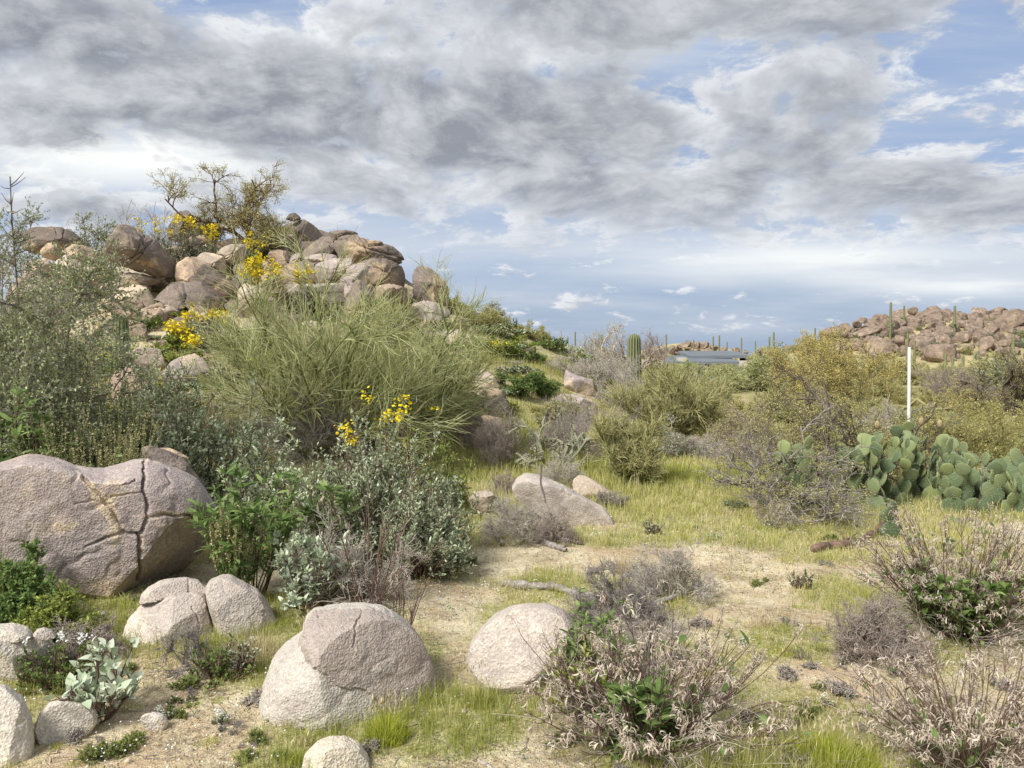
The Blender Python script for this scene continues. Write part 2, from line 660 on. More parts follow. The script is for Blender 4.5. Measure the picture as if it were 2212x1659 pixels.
def granite(name, varnish, fresh, grain=70, contrast=0.5, stain=(0.2, 0.13, 0.09)):
    m, N = newmat(name)
    g = N.n('ShaderNodeTexCoord').outputs['Object']
    big = N.noise(g, 1.6, 5, 0.6)
    mid = N.noise(g, 9.0, 5, 0.65)
    fine = N.noise(g, grain, 3, 0.7)
    vor = N.n('ShaderNodeTexVoronoi')
    N.put(vor.inputs['Vector'], g)
    vor.inputs['Scale'].default_value = grain * 1.3
    fr = N.ss(N.m('ADD', attr(N), N.m('MULTIPLY', N.m('SUBTRACT', mid, 0.5), 0.9)), 0.32, 0.68)
    c = N.mix(fr, varnish, fresh)
    c = N.mix(N.m('MULTIPLY', N.ss(big, .46, .70), 0.42), c, stain)
    lich = N.noise(g, 5.5, 6, .72)
    c = N.mix(N.m('MULTIPLY', N.ss(lich, .60, .68), .35), c, (.20, .19, .165))
    c = N.mix(N.m('MULTIPLY', N.ss(N.noise(g, 3.3, 6, .7), .56, .66), .3), c, tuple(min(.8, x * 1.25) for x in fresh))
    c = N.mix(N.m('MULTIPLY', N.ss(mid, .52, .75), 0.40), c, tuple(min(.8, x * 1.45) for x in fresh))
    sp = N.m('ADD', N.m('MULTIPLY', N.m('SUBTRACT', fine, 0.5), 2.6 * contrast), 1.0)
    sp = N.m('MULTIPLY', sp, N.m('ADD', N.m('MULTIPLY', vor.outputs['Color'], 0.45 * contrast), 1.0 - 0.22 * contrast))
    c = N.vm('MULTIPLY', c, N.comb(sp, sp, sp))
    hgt = N.m('ADD', N.m('MULTIPLY', fine, 0.5), N.m('ADD', mid, N.m('MULTIPLY', vor.outputs['Distance'], 0.35)))
    finish(N, c, 0.92, bumpn(N, hgt, 0.75, 0.016), None, 0.12)
    return m


M = dict(
    rock_brown=granite('granite_brown', (.205, .168, .142), (.42, .315, .215), 45),
    rock_mauve=granite('granite_mauve', (.37, .31, .285), (.55, .44, .32), 62, .6),
    rock_skin=granite('granite_skin', (.375, .315, .27), (.47, .425, .365), 75, .45),
    rock_pale=granite('granite_pale', (.455, .395, .34), (.55, .48, .40), 75, .45),
    rock_white=granite('granite_white', (.54, .485, .41), (.60, .52, .405), 75, .5),
    rock_tan=granite('granite_tan', (.33, .25, .185), (.53, .40, .27), 45),
    rock_cream=granite('granite_cream', (.39, .32, .25), (.55, .45, .33), 45),
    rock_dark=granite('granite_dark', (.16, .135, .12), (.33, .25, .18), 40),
    rock_far=granite('granite_far', (.225, .17, .13), (.345, .265, .19), 3, .7, (.13, .10, .08)),
    grey_wood=barkmat('grey_wood', (.38, .345, .31), (.20, .17, .15)),
    dark_wood=barkmat('dark_wood', (.085, .065, .055), (.16, .125, .105)),
    red_wood=barkmat('red_wood', (.17, .10, .085), (.09, .055, .05)),
    brown_wood=barkmat('brown_wood', (.23, .15, .11), (.12, .08, .06)),
    silver_twig=barkmat('silver_twig', (.56, .50, .425), (.38, .335, .28)),
    mauve_twig=barkmat('mauve_twig', (.42, .355, .30), (.29, .24, .20)),
    green_bark=barkmat('green_bark', (.20, .22, .075), (.12, .14, .05)),
    green_twig=leafmat('green_twig', [(.29, .31, .11), (.45, .47, .21), (.65, .65, .37)], .15),
    olive_twig=leafmat('olive_twig', [(.31, .295, .115), (.46, .43, .19), (.60, .56, .30)], .15),
    yellow_bark=barkmat('yellow_bark', (.36, .32, .15), (.22, .20, .10)),
    acacia_leaf=leafmat('acacia_leaf', [(.13, .17, .055), (.33, .37, .17), (.60, .60, .40)]),
    brittle_leaf=leafmat('brittle_leaf', [(.22, .28, .13), (.41, .47, .29), (.63, .67, .49)]),
    bluish_leaf=leafmat('bluish_leaf', [(.17, .20, .11), (.33, .365, .23), (.52, .54, .39)]),
    pale_leaf=leafmat('pale_leaf', [(.38, .46, .28), (.52, .59, .42), (.64, .69, .55)]),
    broad_leaf=leafmat('broad_leaf', [(.10, .165, .045), (.18, .265, .08), (.30, .385, .14)], .35),
    green_leaf=leafmat('green_leaf', [(.08, .14, .03), (.16, .235, .065), (.27, .35, .11)], .3),
    lime_leaf=leafmat('lime_leaf', [(.20, .26, .045), (.32, .37, .08), (.44, .46, .13)], .3),
    gold_leaf=leafmat('gold_leaf', [(.36, .29, .08), (.52, .425, .14), (.68, .57, .23)]),
    litter=leafmat('leaf_litter', [(.20, .12, .07), (.36, .25, .15), (.58, .47, .32)], .1),
    olive_leaf=leafmat('olive_leaf', [(.29, .275, .09), (.46, .425, .155), (.62, .56, .24)], .3),
    straw_spike=leafmat('straw_spike', [(.30, .29, .13), (.43, .39, .20), (.55, .49, .29)], .2),
    dead_leaf=leafmat('dead_leaf', [(.34, .265, .20), (.56, .47, .365), (.76, .69, .58)], .25),
    straw=leafmat('straw', [(.42, .33, .19), (.56, .46, .28), (.66, .57, .38)], .2),
    grass=leafmat('grass', [(.27, .31, .055), (.45, .45, .13), (.64, .57, .31)], .3),
    bright_grass=leafmat('bright_grass', [(.25, .31, .03), (.40, .43, .05), (.50, .50, .10)], .3),
    dry_grass=leafmat('dry_grass', [(.38, .25, .12), (.55, .44, .25), (.64, .56, .36)], .2),
    yellow=leafmat('yellow_petal', [(.62, .46, .015), (.80, .63, .02), (.88, .74, .05)], .25),
    white_petal=leafmat('white_petal', [(.65, .64, .58), (.75, .75, .7)], .2),
)


def padmat():
    m, N = newmat('cactus_pad')
    g = N.n('ShaderNodeTexCoord').outputs['Object']
    r = N.n('ShaderNodeObjectInfo').outputs['Random']
    c = ramp(N, r, [(.085, .12, .06), (.125, .165, .08), (.165, .20, .095), (.23, .27, .105)])
    f = N.noise(g, 9, 4, .6)
    c = N.mix(N.m('MULTIPLY', N.ss(f, .5, .72), .45), c, (.27, .31, .19))
    c = N.mix(N.m('GREATER_THAN', attr(N), 0.75), c, (.62, .57, .40))
    finish(N, c, .55, bumpn(N, f, .25, .01), None, .18)
    return m


def cactusmat(name, a, b, spine):
    m, N = newmat(name)
    t = attr(N)
    c = ramp(N, t, [a, b, spine])
    g = N.n('ShaderNodeTexCoord').outputs['Object']
    f = N.noise(g, 14, 3, .6)
    c = N.mix(N.m('MULTIPLY', N.ss(f, .5, .75), .25), c, (.30, .27, .17))
    finish(N, c, .75, None, None, .2)
    return m


def plain(name, c, rough=.7, spec=.3, var=.0, scale=3):
    m, N = newmat(name)
    g = N.n('ShaderNodeTexCoord').outputs['Object']
    f = N.noise(g, scale, 4, .6)
    col = N.mix(N.m('MULTIPLY', N.ss(f, .4, .7), var), c, tuple(x * .5 for x in c))
    finish(N, col, rough, None, None, spec)
    return m


M['pad'] = padmat()
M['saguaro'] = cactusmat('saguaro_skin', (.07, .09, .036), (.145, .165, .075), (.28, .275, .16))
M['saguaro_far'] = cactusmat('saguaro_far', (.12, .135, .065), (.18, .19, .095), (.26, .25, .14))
M['cholla'] = cactusmat('cholla_skin', (.17, .19, .12), (.30, .30, .20), (.50, .46, .34))


def groundmat():
    m, N = newmat('desert_soil')
    g = N.n('ShaderNodeTexCoord').outputs['Object']
    green = attr(N)
    a = N.noise(g, .9, 5, .6)
    b = N.noise(g, 6, 5, .65)
    c = N.noise(g, 38, 4, .7)
    d = N.noise(g, 130, 2, .6)
    sand = N.mix(N.ss(b, .35, .68), (.51, .425, .27), (.65, .575, .40))
    sand = N.mix(N.m('MULTIPLY', N.ss(a, .46, .66), .7), sand, (.40, .265, .16))
    litter = N.mix(N.ss(c, .4, .65), (.24, .175, .11), (.47, .40, .25))
    col = N.mix(N.m('MULTIPLY', N.ss(N.noise(g, 2.3, 6, .7), .45, .62), .75), sand, litter)
    turf = N.mix(N.ss(c, .35, .7), (.22, .21, .08), (.46, .43, .20))
    col = N.mix(N.m('MULTIPLY', N.ss(N.m('ADD', green, N.m('MULTIPLY', N.m('SUBTRACT', b, .5), .8)), .25, .75), .85), col, turf)
    sy = N.n('ShaderNodeSeparateXYZ')
    N.put(sy.inputs[0], g)
    scrub = N.mix(N.ss(N.noise(g, .35, 5, .7), .4, .62), (.24, .21, .11), (.42, .355, .20))
    col = N.mix(N.m('MULTIPLY', N.ss(sy.outputs[1], 13.0, 26.0), .85), col, scrub)
    s = N.m('ADD', N.m('MULTIPLY', N.m('SUBTRACT', d, .5), 1.5), 1.0)
    s = N.m('MULTIPLY', s, N.m('ADD', N.m('MULTIPLY', c, .7), .65))
    col = N.vm('MULTIPLY', col, N.comb(s, s, s))
    h = N.m('ADD', N.m('MULTIPLY', c, .6), N.m('ADD', b, N.m('MULTIPLY', d, .25)))
    finish(N, col, .95, bumpn(N, h, .8, .03), None, .1)
    return m


# ------------------------------------------------------------------ ground sheet
def axis(lo, hi, step, dense, growth=1.045):
    a = [0.0]
    s = step
    out = []
    x = dense[0]
    while x < dense[1]:
        out.append(x); x += step
    s = step
    while x < hi:
        out.append(x); s *= growth; x += s
    out.append(hi)
    x = dense[0]; s = step
    left = []
    while True:
        s *= growth; x -= s
        if x < lo: break
        left.append(x)
    left.append(lo)
    return np.array(left[::-1] + out)


PATH = [hit(u, v)[:2] for u, v in [(900, 1640), (985, 1450), (1005, 1340), (1050, 1240), (1180, 1195), (1380, 1190), (1640, 1200), (1760, 1190), (1900, 1175)]]
PATCHES = [(hit(u, v)[:2], r) for u, v, r in [(1700, 1260, .5), (1620, 1140, .45), (1400, 1110, .3), (1950, 1195, .4), (300, 1600, .35), (760, 1640, .2), (1000, 1300, .35),
                                             (1150, 1225, .5), (1900, 1560, .2), (1560, 1240, .4), (1600, 1400, .3), (1760, 1480, .25), (1650, 1320, .3), (1850, 1240, .3), (1480, 1200, .3), (1300, 1230, .3), (1760, 1290, .45), (450, 1590, .4), (1640, 1560, .35)]]
GREEN = [(hit(u, v)[:2], r) for u, v, r in [(1500, 1060, 2.2), (1600, 1010, 3.0), (1050, 1010, 1.4), (1330, 1170, .5), (960, 1570, .25), (1060, 1540, .25), (1100, 1260, .5), (1000, 1110, .6),
                                           (1850, 1150, .9), (1760, 1130, .8), (680, 1350, .4), (1690, 1370, .35), (1830, 1600, .45), (60, 1270, .5), (1850, 1280, .4), (820, 1560, .22)]]


def segdist(x, y, pts):
    best = np.full(np.shape(x), 1e9)
    for (x0, y0), (x1, y1) in zip(pts[:-1], pts[1:]):
        ex, ey = x1 - x0, y1 - y0
        t = np.clip(((x - x0) * ex + (y - y0) * ey) / max(ex * ex + ey * ey, 1e-9), 0, 1)
        best = np.minimum(best, np.hypot(x - x0 - t * ex, y - y0 - t * ey))
    return best


def greenness(x, y):
    g = 0.54 + 0.72 * f2(x, y, 1.3, 4, 31)
    for (cx, cy), r in GREEN:
        g = g + 0.75 * np.exp(-(((x - cx) ** 2 + (y - cy) ** 2) / r ** 2))
    for (cx, cy), r in PATCHES:
        g = g - 0.42 * np.exp(-(((x - cx) ** 2 + (y - cy) ** 2) / r ** 2))
    g = g - 0.32 * np.exp(-(segdist(x, y, PATH) / 0.2) ** 2)
    g = g + 0.25 * sstep(8, 14, y)
    g = g - 1.2 * np.exp(-((x + 5.8) / 4.6) ** 6 - ((y - 17) / 3.0) ** 6)
    return np.clip(g, 0, 1)


def build_ground():
    X = axis(-4000, 4000, 0.085, (-8, 9))
    Y = axis(-300, 5000, 0.085, (1.5, 18))
    gx, gy = np.meshgrid(X, Y, indexing='ij')
    z = height(gx.ravel(), gy.ravel())
    gr = greenness(gx.ravel(), gy.ravel())
    nx, ny = len(X), len(Y)
    i, j = np.meshgrid(np.arange(nx - 1), np.arange(ny - 1), indexing='ij')
    a = (i * ny + j).ravel()
    F = np.stack([a, a + ny, a + ny + 1, a + 1], 1)
    mb = MB()
    mb.add(np.stack([gx.ravel(), gy.ravel(), z], 1), F, gr)
    o = mb.build('ground', groundmat())
    tag(o, kind='structure')
    return o


build_ground()

# ------------------------------------------------------------------ rocks
ICO = {}


def ico(sub):
    if sub not in ICO:
        bm = bmesh.new()
        bmesh.ops.create_icosphere(bm, subdivisions=sub, radius=1.0)
        V = np.array([v.co[:] for v in bm.verts])
        F = np.array([[v.index for v in f.verts] for f in bm.faces])
        bm.free()
        ICO[sub] = (norm(V), F)
    return ICO[sub]


def inpoly(x, y, poly):
    r = np.zeros(len(x), bool)
    n = len(poly)
    for i in range(n):
        x0, y0 = poly[i]; x1, y1 = poly[(i + 1) % n]
        if y0 == y1: continue
        c = ((y0 > y) != (y1 > y)) & (x < (x1 - x0) * (y - y0) / (y1 - y0) + x0)
        r ^= c
    return r


def joint(V, rng, size, seed):
    """a fracture through the stone: a narrow gap, and the far side set back a little"""
    n = norm(np.array([rng.normal(0, .6), rng.normal(0, .25), rng.choice([-1, 1]) * rng.uniform(.3, 1)]) if rng.uniform() < .6 else np.array([1, rng.normal(0, .3), rng.normal(0, .4)]))
    s = V @ n + .05 * size * fbm(V / size * 2.5 + rng.uniform(0, 50), 4, seed + 60)
    c = np.quantile(s, rng.uniform(.28, .72))
    dr = norm(V)
    w = .026 * size
    V = V - dr * (.11 * size * np.exp(-((s - c) / w) ** 2))[:, None]
    return V - dr * (.05 * size * rng.uniform(.3, 1) * sstep(c - w * .5, c + w * .5, s))[:, None]


def rock(label, pts, d, mat='rock_brown', depth=0.8, seed=1, sub=5, amp=0.05, fac=4, fresh=0.25, under=0.35, boxy=0.75,
         cracks=(), patches=(), name='boulder', cat='boulder', group=None, seat=True, nick=0, joints=0, grow_=1.03):
    rng = np.random.default_rng(seed)
    A = np.array(pts, float)
    c = A.mean(0)
    if d is None:
        d = hit(c[0], A[:, 1].max() - .15 * np.ptp(A[:, 1]))[1] + .15
    C3 = point(c[0], c[1], d)
    Fd = np.array([C3[0], C3[1], 0.0]); Fd /= np.linalg.norm(Fd)
    R = np.array([Fd[1], -Fd[0], 0.0])

    def loc(q):
        q = np.atleast_2d(np.array(q, float))
        out = []
        for u, v in q:
            r = ray(u, v)
            t = np.dot(C3 - EYE, Fd) / np.dot(r, Fd)
            p = EYE + r * t - C3
            out.append((np.dot(p, R), p[2]))
        return np.array(out)
    O = loc(A)
    nxt = np.roll(O, -1, 0)
    tt = np.linspace(0, 1, 24, endpoint=False)
    dense = (O[:, None] + (nxt - O)[:, None] * tt[None, :, None]).reshape(-1, 2)
    th = np.arctan2(dense[:, 1], dense[:, 0]); rr = np.hypot(dense[:, 0], dense[:, 1])
    grid = np.linspace(-np.pi, np.pi, 361)
    o_ = np.argsort(th)
    rg = np.interp(grid, th[o_], rr[o_], period=2 * np.pi)
    kern = np.array([0, 0, 1, 2, 1, 0, 0.0]); kern /= kern.sum()
    rg = np.convolve(np.concatenate([rg[-13:-1], rg, rg[1:13]]), kern, 'same')[12:-12]
    S, F = ico(sub)
    rho = np.hypot(S[:, 0], S[:, 2])
    ang = np.arctan2(S[:, 2], S[:, 0])
    rad = np.interp(ang, grid, rg) * rho ** boxy
    size = 0.5 * (np.ptp(O[:, 0]) + np.ptp(O[:, 1])) / 2
    dep = depth * size
    V = np.stack([rad * np.cos(ang), np.sign(S[:, 1]) * np.abs(S[:, 1]) ** boxy * dep, rad * np.sin(ang)], 1)
    for _ in range(fac):
        tl = .9 if nick > 8 else .5
        n = norm(np.array([rng.normal(0, tl), -1.0, rng.normal(0.15, tl)]))
        s = V @ n
        cut = np.quantile(s, rng.uniform(.62 if nick > 8 else .72, .92))
        V = V - np.clip(s - cut, 0, None)[:, None] * n * .9
    for _ in range(nick):
        n = norm(rng.normal(size=3) * [.8, .4, .8] + [0, -.9, 0])
        s = V @ n
        V = V - np.clip(s - np.quantile(s, rng.uniform(.88, .97)), 0, None)[:, None] * n * .95
    q = V / size
    dirn = norm(V)
    e = fbm(q * 1.6 + seed * 3.1, 5, seed, 0.52)
    V = V + dirn * (amp * size * e)[:, None]
    ridg = 1 - np.abs(fbm(q * 2.3 + seed * 5.7, 3, seed + 40))
    V = V - dirn * (amp * .6 * size * np.clip(ridg - .78, 0, 1) * 4)[:, None]
    V = V - 0
    for _ in range(joints):
        V = joint(V, rng, size, seed)
    for ax, col in ((0, 0), (2, 1)):
        lo, hi = O[:, col].min() * grow_, O[:, col].max() * grow_
        a0, a1 = V[:, ax].min(), V[:, ax].max()
        V[:, ax] = lo + (V[:, ax] - a0) * (hi - lo) / (a1 - a0)
    fr = fresh + 0.55 * fbm(q * 1.1 + 9 + seed, 4, seed + 7)
    fr = fr + under * np.clip(-dirn[:, 2] - .1, 0, 1) * (1 + 0.8 * fbm(q * 3, 3, seed + 3))
    front = V[:, 1] < 0.25 * dep
    PW = C3 + V[:, :1] * R[None] + V[:, 1:2] * Fd[None] + V[:, 2:] * np.array([0, 0, 1.0]) - EYE
    fw = PW[:, 1] * CP - PW[:, 2] * SP
    sc_ = d / FPX
    pu = (CX + FPX * PW[:, 0] / fw) * sc_; pv = (CY - FPX * (PW[:, 1] * SP + PW[:, 2] * CP) / fw) * sc_
    for poly, val, proud in patches:
        L = np.array(poly, float) * sc_
        j1 = 0.045 * size * fbm(q * 5, 5, seed + 11, .6); j2 = 0.045 * size * fbm(q * 5 + 40, 5, seed + 12, .6)
        m = inpoly(pu + j1, pv + j2, L) & front
        fr = np.where(m, val, fr)
        if proud:
            edge = segdist(pu + j1, pv + j2, [tuple(x) for x in L] + [tuple(L[0])])
            V = V + dirn * np.where(m, proud * sstep(0, 0.012, edge), 0)[:, None]
    for line, w, dp in cracks:
        L = [(x * sc_, y * sc_) for x, y in line]
        jx = 0.018 * size * fbm(q * 9, 5, seed + 21, .6); jy = 0.018 * size * fbm(q * 9 + 31, 5, seed + 22, .6)
        ds = segdist(pu + jx, pv + jy, L)
        g_ = np.exp(-(ds / w) ** 4) * front * (0.65 + 0.5 * fbm(q * 6, 2, seed + 23))
        V = V - dirn * (np.clip(g_, 0, 1.2) * dp)[:, None]
        fr = fr + 0.14 * np.exp(-(ds / (3.0 * w)) ** 2) * front
    if seat:
        want = gz(C3[0], C3[1]) - .10 * np.ptp(V[:, 2]) - C3[2]
        if V[:, 2].min() > want:
            V[:, 2] = np.where(V[:, 2] < 0, V[:, 2] * min(1.7, want / V[:, 2].min()), V[:, 2])
    P = V[:, :1] * R[None] + V[:, 1:2] * Fd[None] + V[:, 2:] * np.array([0, 0, 1.0])
    z0 = P[:, 2].min()
    P[:, 2] -= z0
    mb = MB()
    mb.add(P, F, np.clip(fr, 0, 1))
    o = mb.build(name, M[mat], None, (C3[0], C3[1], C3[2] + z0))
    return tag(o, label, cat, group)


def ell(u0, u1, v0, v1, n=14, p=0.8):
    t = np.arange(n) * 2 * np.pi / n
    cu, cv, a, b = (u0 + u1) / 2, (v0 + v1) / 2, (u1 - u0) / 2, (v1 - v0) / 2
    f = lambda x: np.sign(x) * np.abs(x) ** p
    return [(cu + a * f(math.cos(x)), cv + b * f(math.sin(x))) for x in t]


z1 = lambda *p: [(x * .2667, 331.8 + y * .2667) for x, y in p]
z2 = lambda *p: [(516 + x * .2667, 331.8 + y * .2667) for x, y in p]
z3 = lambda *p: [(1032.2 + x * .2667, 626.7 + y * .2667) for x, y in p]

# foreground
rock('large cracked mauve boulder with a deep black crack from its top edge',
     [(-70, 1060), (-30, 1015), (20, 1000), (45, 992), (62, 989), (85, 990), (130, 997), (165, 1008), (200, 1014), (225, 1015), (250, 1008), (285, 998), (313, 994), (345, 1000),
      (380, 1016), (415, 1035), (440, 1060), (460, 1092), (466, 1125), (460, 1165), (440, 1210), (400, 1250), (340, 1278), (280, 1285), (220, 1278), (150, 1262), (90, 1232), (40, 1210), (0, 1192), (-60, 1170)],
     5.2, 'rock_mauve', .75, 3, 8, .03, 2, .02, .55, .72, seat=False,
     cracks=[([(313, 985), (311, 1010), (313, 1030), (309, 1055), (318, 1085), (322, 1118), (304, 1153), (303, 1200), (298, 1255)], .011, .10),
             ([(322, 1118), (360, 1112), (413, 1113), (440, 1132), (462, 1140)], .009, .06),
             ([(304, 1153), (267, 1150), (221, 1169), (185, 1182)], .008, .05),
             ([(175, 1030), (208, 1062), (240, 1097), (261, 1137), (267, 1150)], .013, .04),
             ([(240, 1075), (275, 1066), (308, 1062)], .007, .02), ([(265, 1046), (292, 1037)], .006, .02), ([(420, 1055), (424, 1112)], .005, .015),
             ([(160, 1090), (205, 1082)], .005, .012), ([(365, 1128), (362, 1180)], .006, .015), ([(428, 1140), (424, 1190)], .008, .02), ([(385, 1128), (390, 1165)], .005, .015)],
     patches=[([(172, 1026), (215, 1058), (245, 1090), (268, 1120), (258, 1135), (262, 1150), (240, 1150), (215, 1110), (195, 1070)], .9, 0),
              ([(330, 1112), (410, 1110), (405, 1122), (330, 1124)], .95, 0), ([(110, 1130), (170, 1128), (160, 1150), (120, 1155)], .85, 0)])
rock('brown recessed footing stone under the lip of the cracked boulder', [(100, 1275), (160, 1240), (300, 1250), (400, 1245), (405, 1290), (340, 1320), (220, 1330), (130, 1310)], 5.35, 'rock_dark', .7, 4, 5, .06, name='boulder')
rock('pale boulder tip behind the upper left end of the cracked boulder', [(-60, 1010), (-20, 992), (15, 990), (32, 1000), (28, 1030), (-50, 1060)], 5.9, 'rock_white', .8, 6, 5)
rock('grey weathered slab stone lying behind the cracked boulder', [(306, 968), (325, 964), (360, 974), (400, 996), (440, 1030), (450, 1050), (400, 1060), (340, 1030), (310, 990)], 6.0, 'rock_brown', .6, 7, 6, .06, 3, .1)
rock('thin tan slab leaning on the grey weathered slab', [(335, 969), (370, 970), (408, 990), (400, 1002), (380, 1000), (350, 985)], 6.08, 'rock_tan', .5, 8, 5, .06, 3, .4, name='rock_slab', cat='rock slab', seat=False)
rock('pink cracked boulder split from its neighbour by a vertical gap',
     [(262, 1385), (275, 1345), (298, 1318), (310, 1303), (340, 1292), (385, 1284), (425, 1280), (442, 1285), (448, 1310), (458, 1345), (466, 1385), (462, 1440), (380, 1462), (300, 1450), (265, 1420)],
     4.35, 'rock_pale', .8, 11, 7, .04, 4, .15, .3, .72, cracks=[([(415, 1310), (425, 1325), (432, 1350)], .006, .015), ([(300, 1340), (340, 1360)], .005, .01)])
rock('cap stone lying on top of the pink cracked boulder', [(302, 1300), (306, 1285), (320, 1272), (345, 1259), (375, 1254), (405, 1252), (430, 1256), (442, 1268), (443, 1281), (410, 1279), (370, 1281), (330, 1291)],
     4.43, 'rock_pale', 1.0, 12, 6, .03, 2, .3, .2, .6, cracks=[([(408, 1250), (409, 1282)], .005, .02)], name='cap_stone', cat='rock slab', seat=False)
rock('rounded pink boulder right of the split gap', [(444, 1275), (455, 1255), (475, 1248), (500, 1250), (530, 1262), (558, 1276), (575, 1298), (588, 1322), (602, 1350), (606, 1400), (560, 1440), (490, 1440), (470, 1400), (458, 1340)],
     4.45, 'rock_pale', .85, 13, 7, .035, 4, .2, .2, .75)
rock('big two toned front boulder with a brown skin over pale stone',
     [(562, 1560), (566, 1500), (580, 1445), (605, 1412), (640, 1388), (654, 1374), (657, 1345), (672, 1333), (700, 1328), (735, 1321), (775, 1320), (795, 1320), (830, 1326), (862, 1342),
      (892, 1366), (912, 1400), (926, 1435), (932, 1475), (934, 1530), (925, 1600), (880, 1680), (760, 1710), (640, 1700), (570, 1650)],
     3.62, 'rock_skin', .85, 17, 8, .025, 1, .9, .0, .74,
     cracks=[([(783, 1318), (772, 1345), (766, 1372), (762, 1398)], .004, .018), ([(688, 1328), (690, 1338)], .004, .02)],
     patches=[([(652, 1380), (654, 1345), (672, 1328), (700, 1322), (795, 1314), (870, 1338), (905, 1370), (940, 1435), (945, 1500), (900, 1560), (860, 1560), (820, 1525), (790, 1500), (740, 1478), (700, 1462), (672, 1435), (655, 1410)], .0, .012)])
rock('smooth pale egg shaped boulder beside the dry plant', [(1012, 1425), (1018, 1395), (1040, 1362), (1068, 1336), (1100, 1319), (1140, 1312), (1185, 1314), (1215, 1325), (1234, 1345), (1238, 1380), (1228, 1420), (1190, 1460), (1140, 1490), (1080, 1498), (1035, 1478)],
     3.75, 'rock_pale', .85, 19, 7, .018, 2, .45, .0, .8)
rock('pale rounded boulder cut by the bottom edge of the view', [(652, 1670), (660, 1636), (685, 1614), (715, 1604), (745, 1604), (775, 1616), (795, 1640), (803, 1680), (790, 1740), (670, 1740)], 2.95, 'rock_white', .9, 23, 6, .03, 2, .6, .0)
rock('white egg shaped stone under the pale leafed bush', [(76, 1570), (86, 1545), (110, 1522), (145, 1511), (180, 1517), (205, 1535), (210, 1555), (195, 1580), (170, 1605), (135, 1622), (105, 1618), (82, 1600)], 3.2, 'rock_white', .8, 29, 6, .02, 2, .2, .0, .85)
rock('big pale boulder in the lower left corner', [(-110, 1560), (-80, 1510), (-30, 1488), (10, 1488), (45, 1508), (64, 1545), (72, 1590), (70, 1640), (60, 1720), (-100, 1740)], 3.05, 'rock_white', .8, 31, 6, .035, 3, .25, .0)
rock('low white boulder near the left edge under two cap stones', [(-60, 1400), (-30, 1378), (20, 1375), (70, 1376), (105, 1380), (122, 1396), (118, 1430), (60, 1450), (-40, 1450)], 3.75, 'rock_white', .9, 37, 6, .04, 3, .2, .0)
rock('long flat cap stone on the low white boulder', [(-40, 1370), (-10, 1357), (30, 1354), (58, 1360), (71, 1371), (40, 1378), (-20, 1380)], 3.76, 'rock_white', 1.6, 41, 5, .03, 1, .2, .0, .65, name='cap_stone', cat='rock slab', seat=False)
rock('short rounded cap stone on the low white boulder', [(72, 1372), (80, 1362), (95, 1358), (112, 1363), (121, 1374), (100, 1380)], 3.78, 'rock_pale', 1.4, 43, 5, .03, 1, .2, .0, .65, name='cap_stone', cat='rock slab', seat=False)
rock('small pale flat stone behind the dark twig clump', ell(114, 158, 1333, 1356), 4.3, 'rock_white', 1.2, 44, 4, name='stone', cat='stone')
rock('small cream stone right of the egg shaped stone', ell(303, 362, 1542, 1578), 3.25, 'rock_white', .8, 47, 5, .06, name='stone', cat='stone')
rock('tilted tan boulder lying across the middle clearing', [(1108, 1054), (1116, 1038), (1134, 1027), (1155, 1028), (1180, 1035), (1212, 1046), (1252, 1070), (1285, 1090), (1302, 1098), (1318, 1118), (1327, 1138), (1310, 1150), (1270, 1155), (1215, 1140), (1170, 1110), (1130, 1085), (1113, 1076)],
     7.3, 'rock_pale', .8, 53, 6, .04, 4, .45, .3, .72, patches=[([(1150, 1040), (1200, 1045), (1260, 1080), (1300, 1105), (1320, 1135), (1270, 1110), (1200, 1090), (1165, 1065)], 0.0, 0)])
rock('smaller pale boulder behind the tilted tan boulder', [(1238, 1040), (1250, 1030), (1268, 1032), (1290, 1045), (1315, 1062), (1338, 1085), (1345, 1110), (1300, 1110), (1260, 1085), (1245, 1062)], 8.3, 'rock_cream', .8, 59, 5, .06, 4)
rock('knobbly cream stone at the foot of the brittlebush', [(1013, 1078), (1025, 1066), (1045, 1060), (1062, 1063), (1072, 1078), (1085, 1095), (1060, 1105), (1025, 1095)], 7.4, 'rock_cream', .9, 61, 5, .08, name='stone', cat='stone')
rock('pale broken stone half hidden at the brittlebush edge', [(955, 1042), (975, 1037), (995, 1042), (1010, 1055), (1005, 1070), (975, 1080), (955, 1065)], 7.9, 'rock_cream', .9, 67, 5, .1, name='stone', cat='stone')
# slope in the middle
rock('grey peaked boulder in the scrub below the outcrop', [(350, 810), (368, 785), (390, 772), (420, 764), (440, 778), (458, 800), (455, 840), (370, 845)], None, 'rock_mauve', .8, 71, 5, .05, 4)
rock('thin grey slab below the grey peaked boulder', [(388, 848), (420, 848), (455, 866), (440, 874), (400, 862)], None, 'rock_pale', .9, 72, 4, .06, name='rock_slab', cat='rock slab', seat=False)
rock('pinkish boulder behind the dark thorny shrub', [(240, 815), (262, 790), (290, 800), (330, 830), (345, 870), (300, 900), (245, 870)], None, 'rock_tan', .8, 73, 5, .06, 4)
rock('tan boulder low behind the thorny branches', [(270, 765), (300, 750), (345, 755), (360, 790), (320, 815), (275, 800)], None, 'rock_cream', .8, 74, 5, .06, 4)
rock('cream boulder with a rounded top on the middle slope', [(1005, 830), (1020, 805), (1045, 800), (1068, 815), (1080, 838), (1060, 850), (1020, 850)], None, 'rock_cream', .8, 79, 5, .05, 3)
rock('brown boulder directly under the cream rounded boulder', [(1030, 850), (1060, 838), (1085, 845), (1098, 872), (1092, 910), (1050, 925), (1025, 890)], None, 'rock_brown', .8, 83, 5, .07, 4, .35)
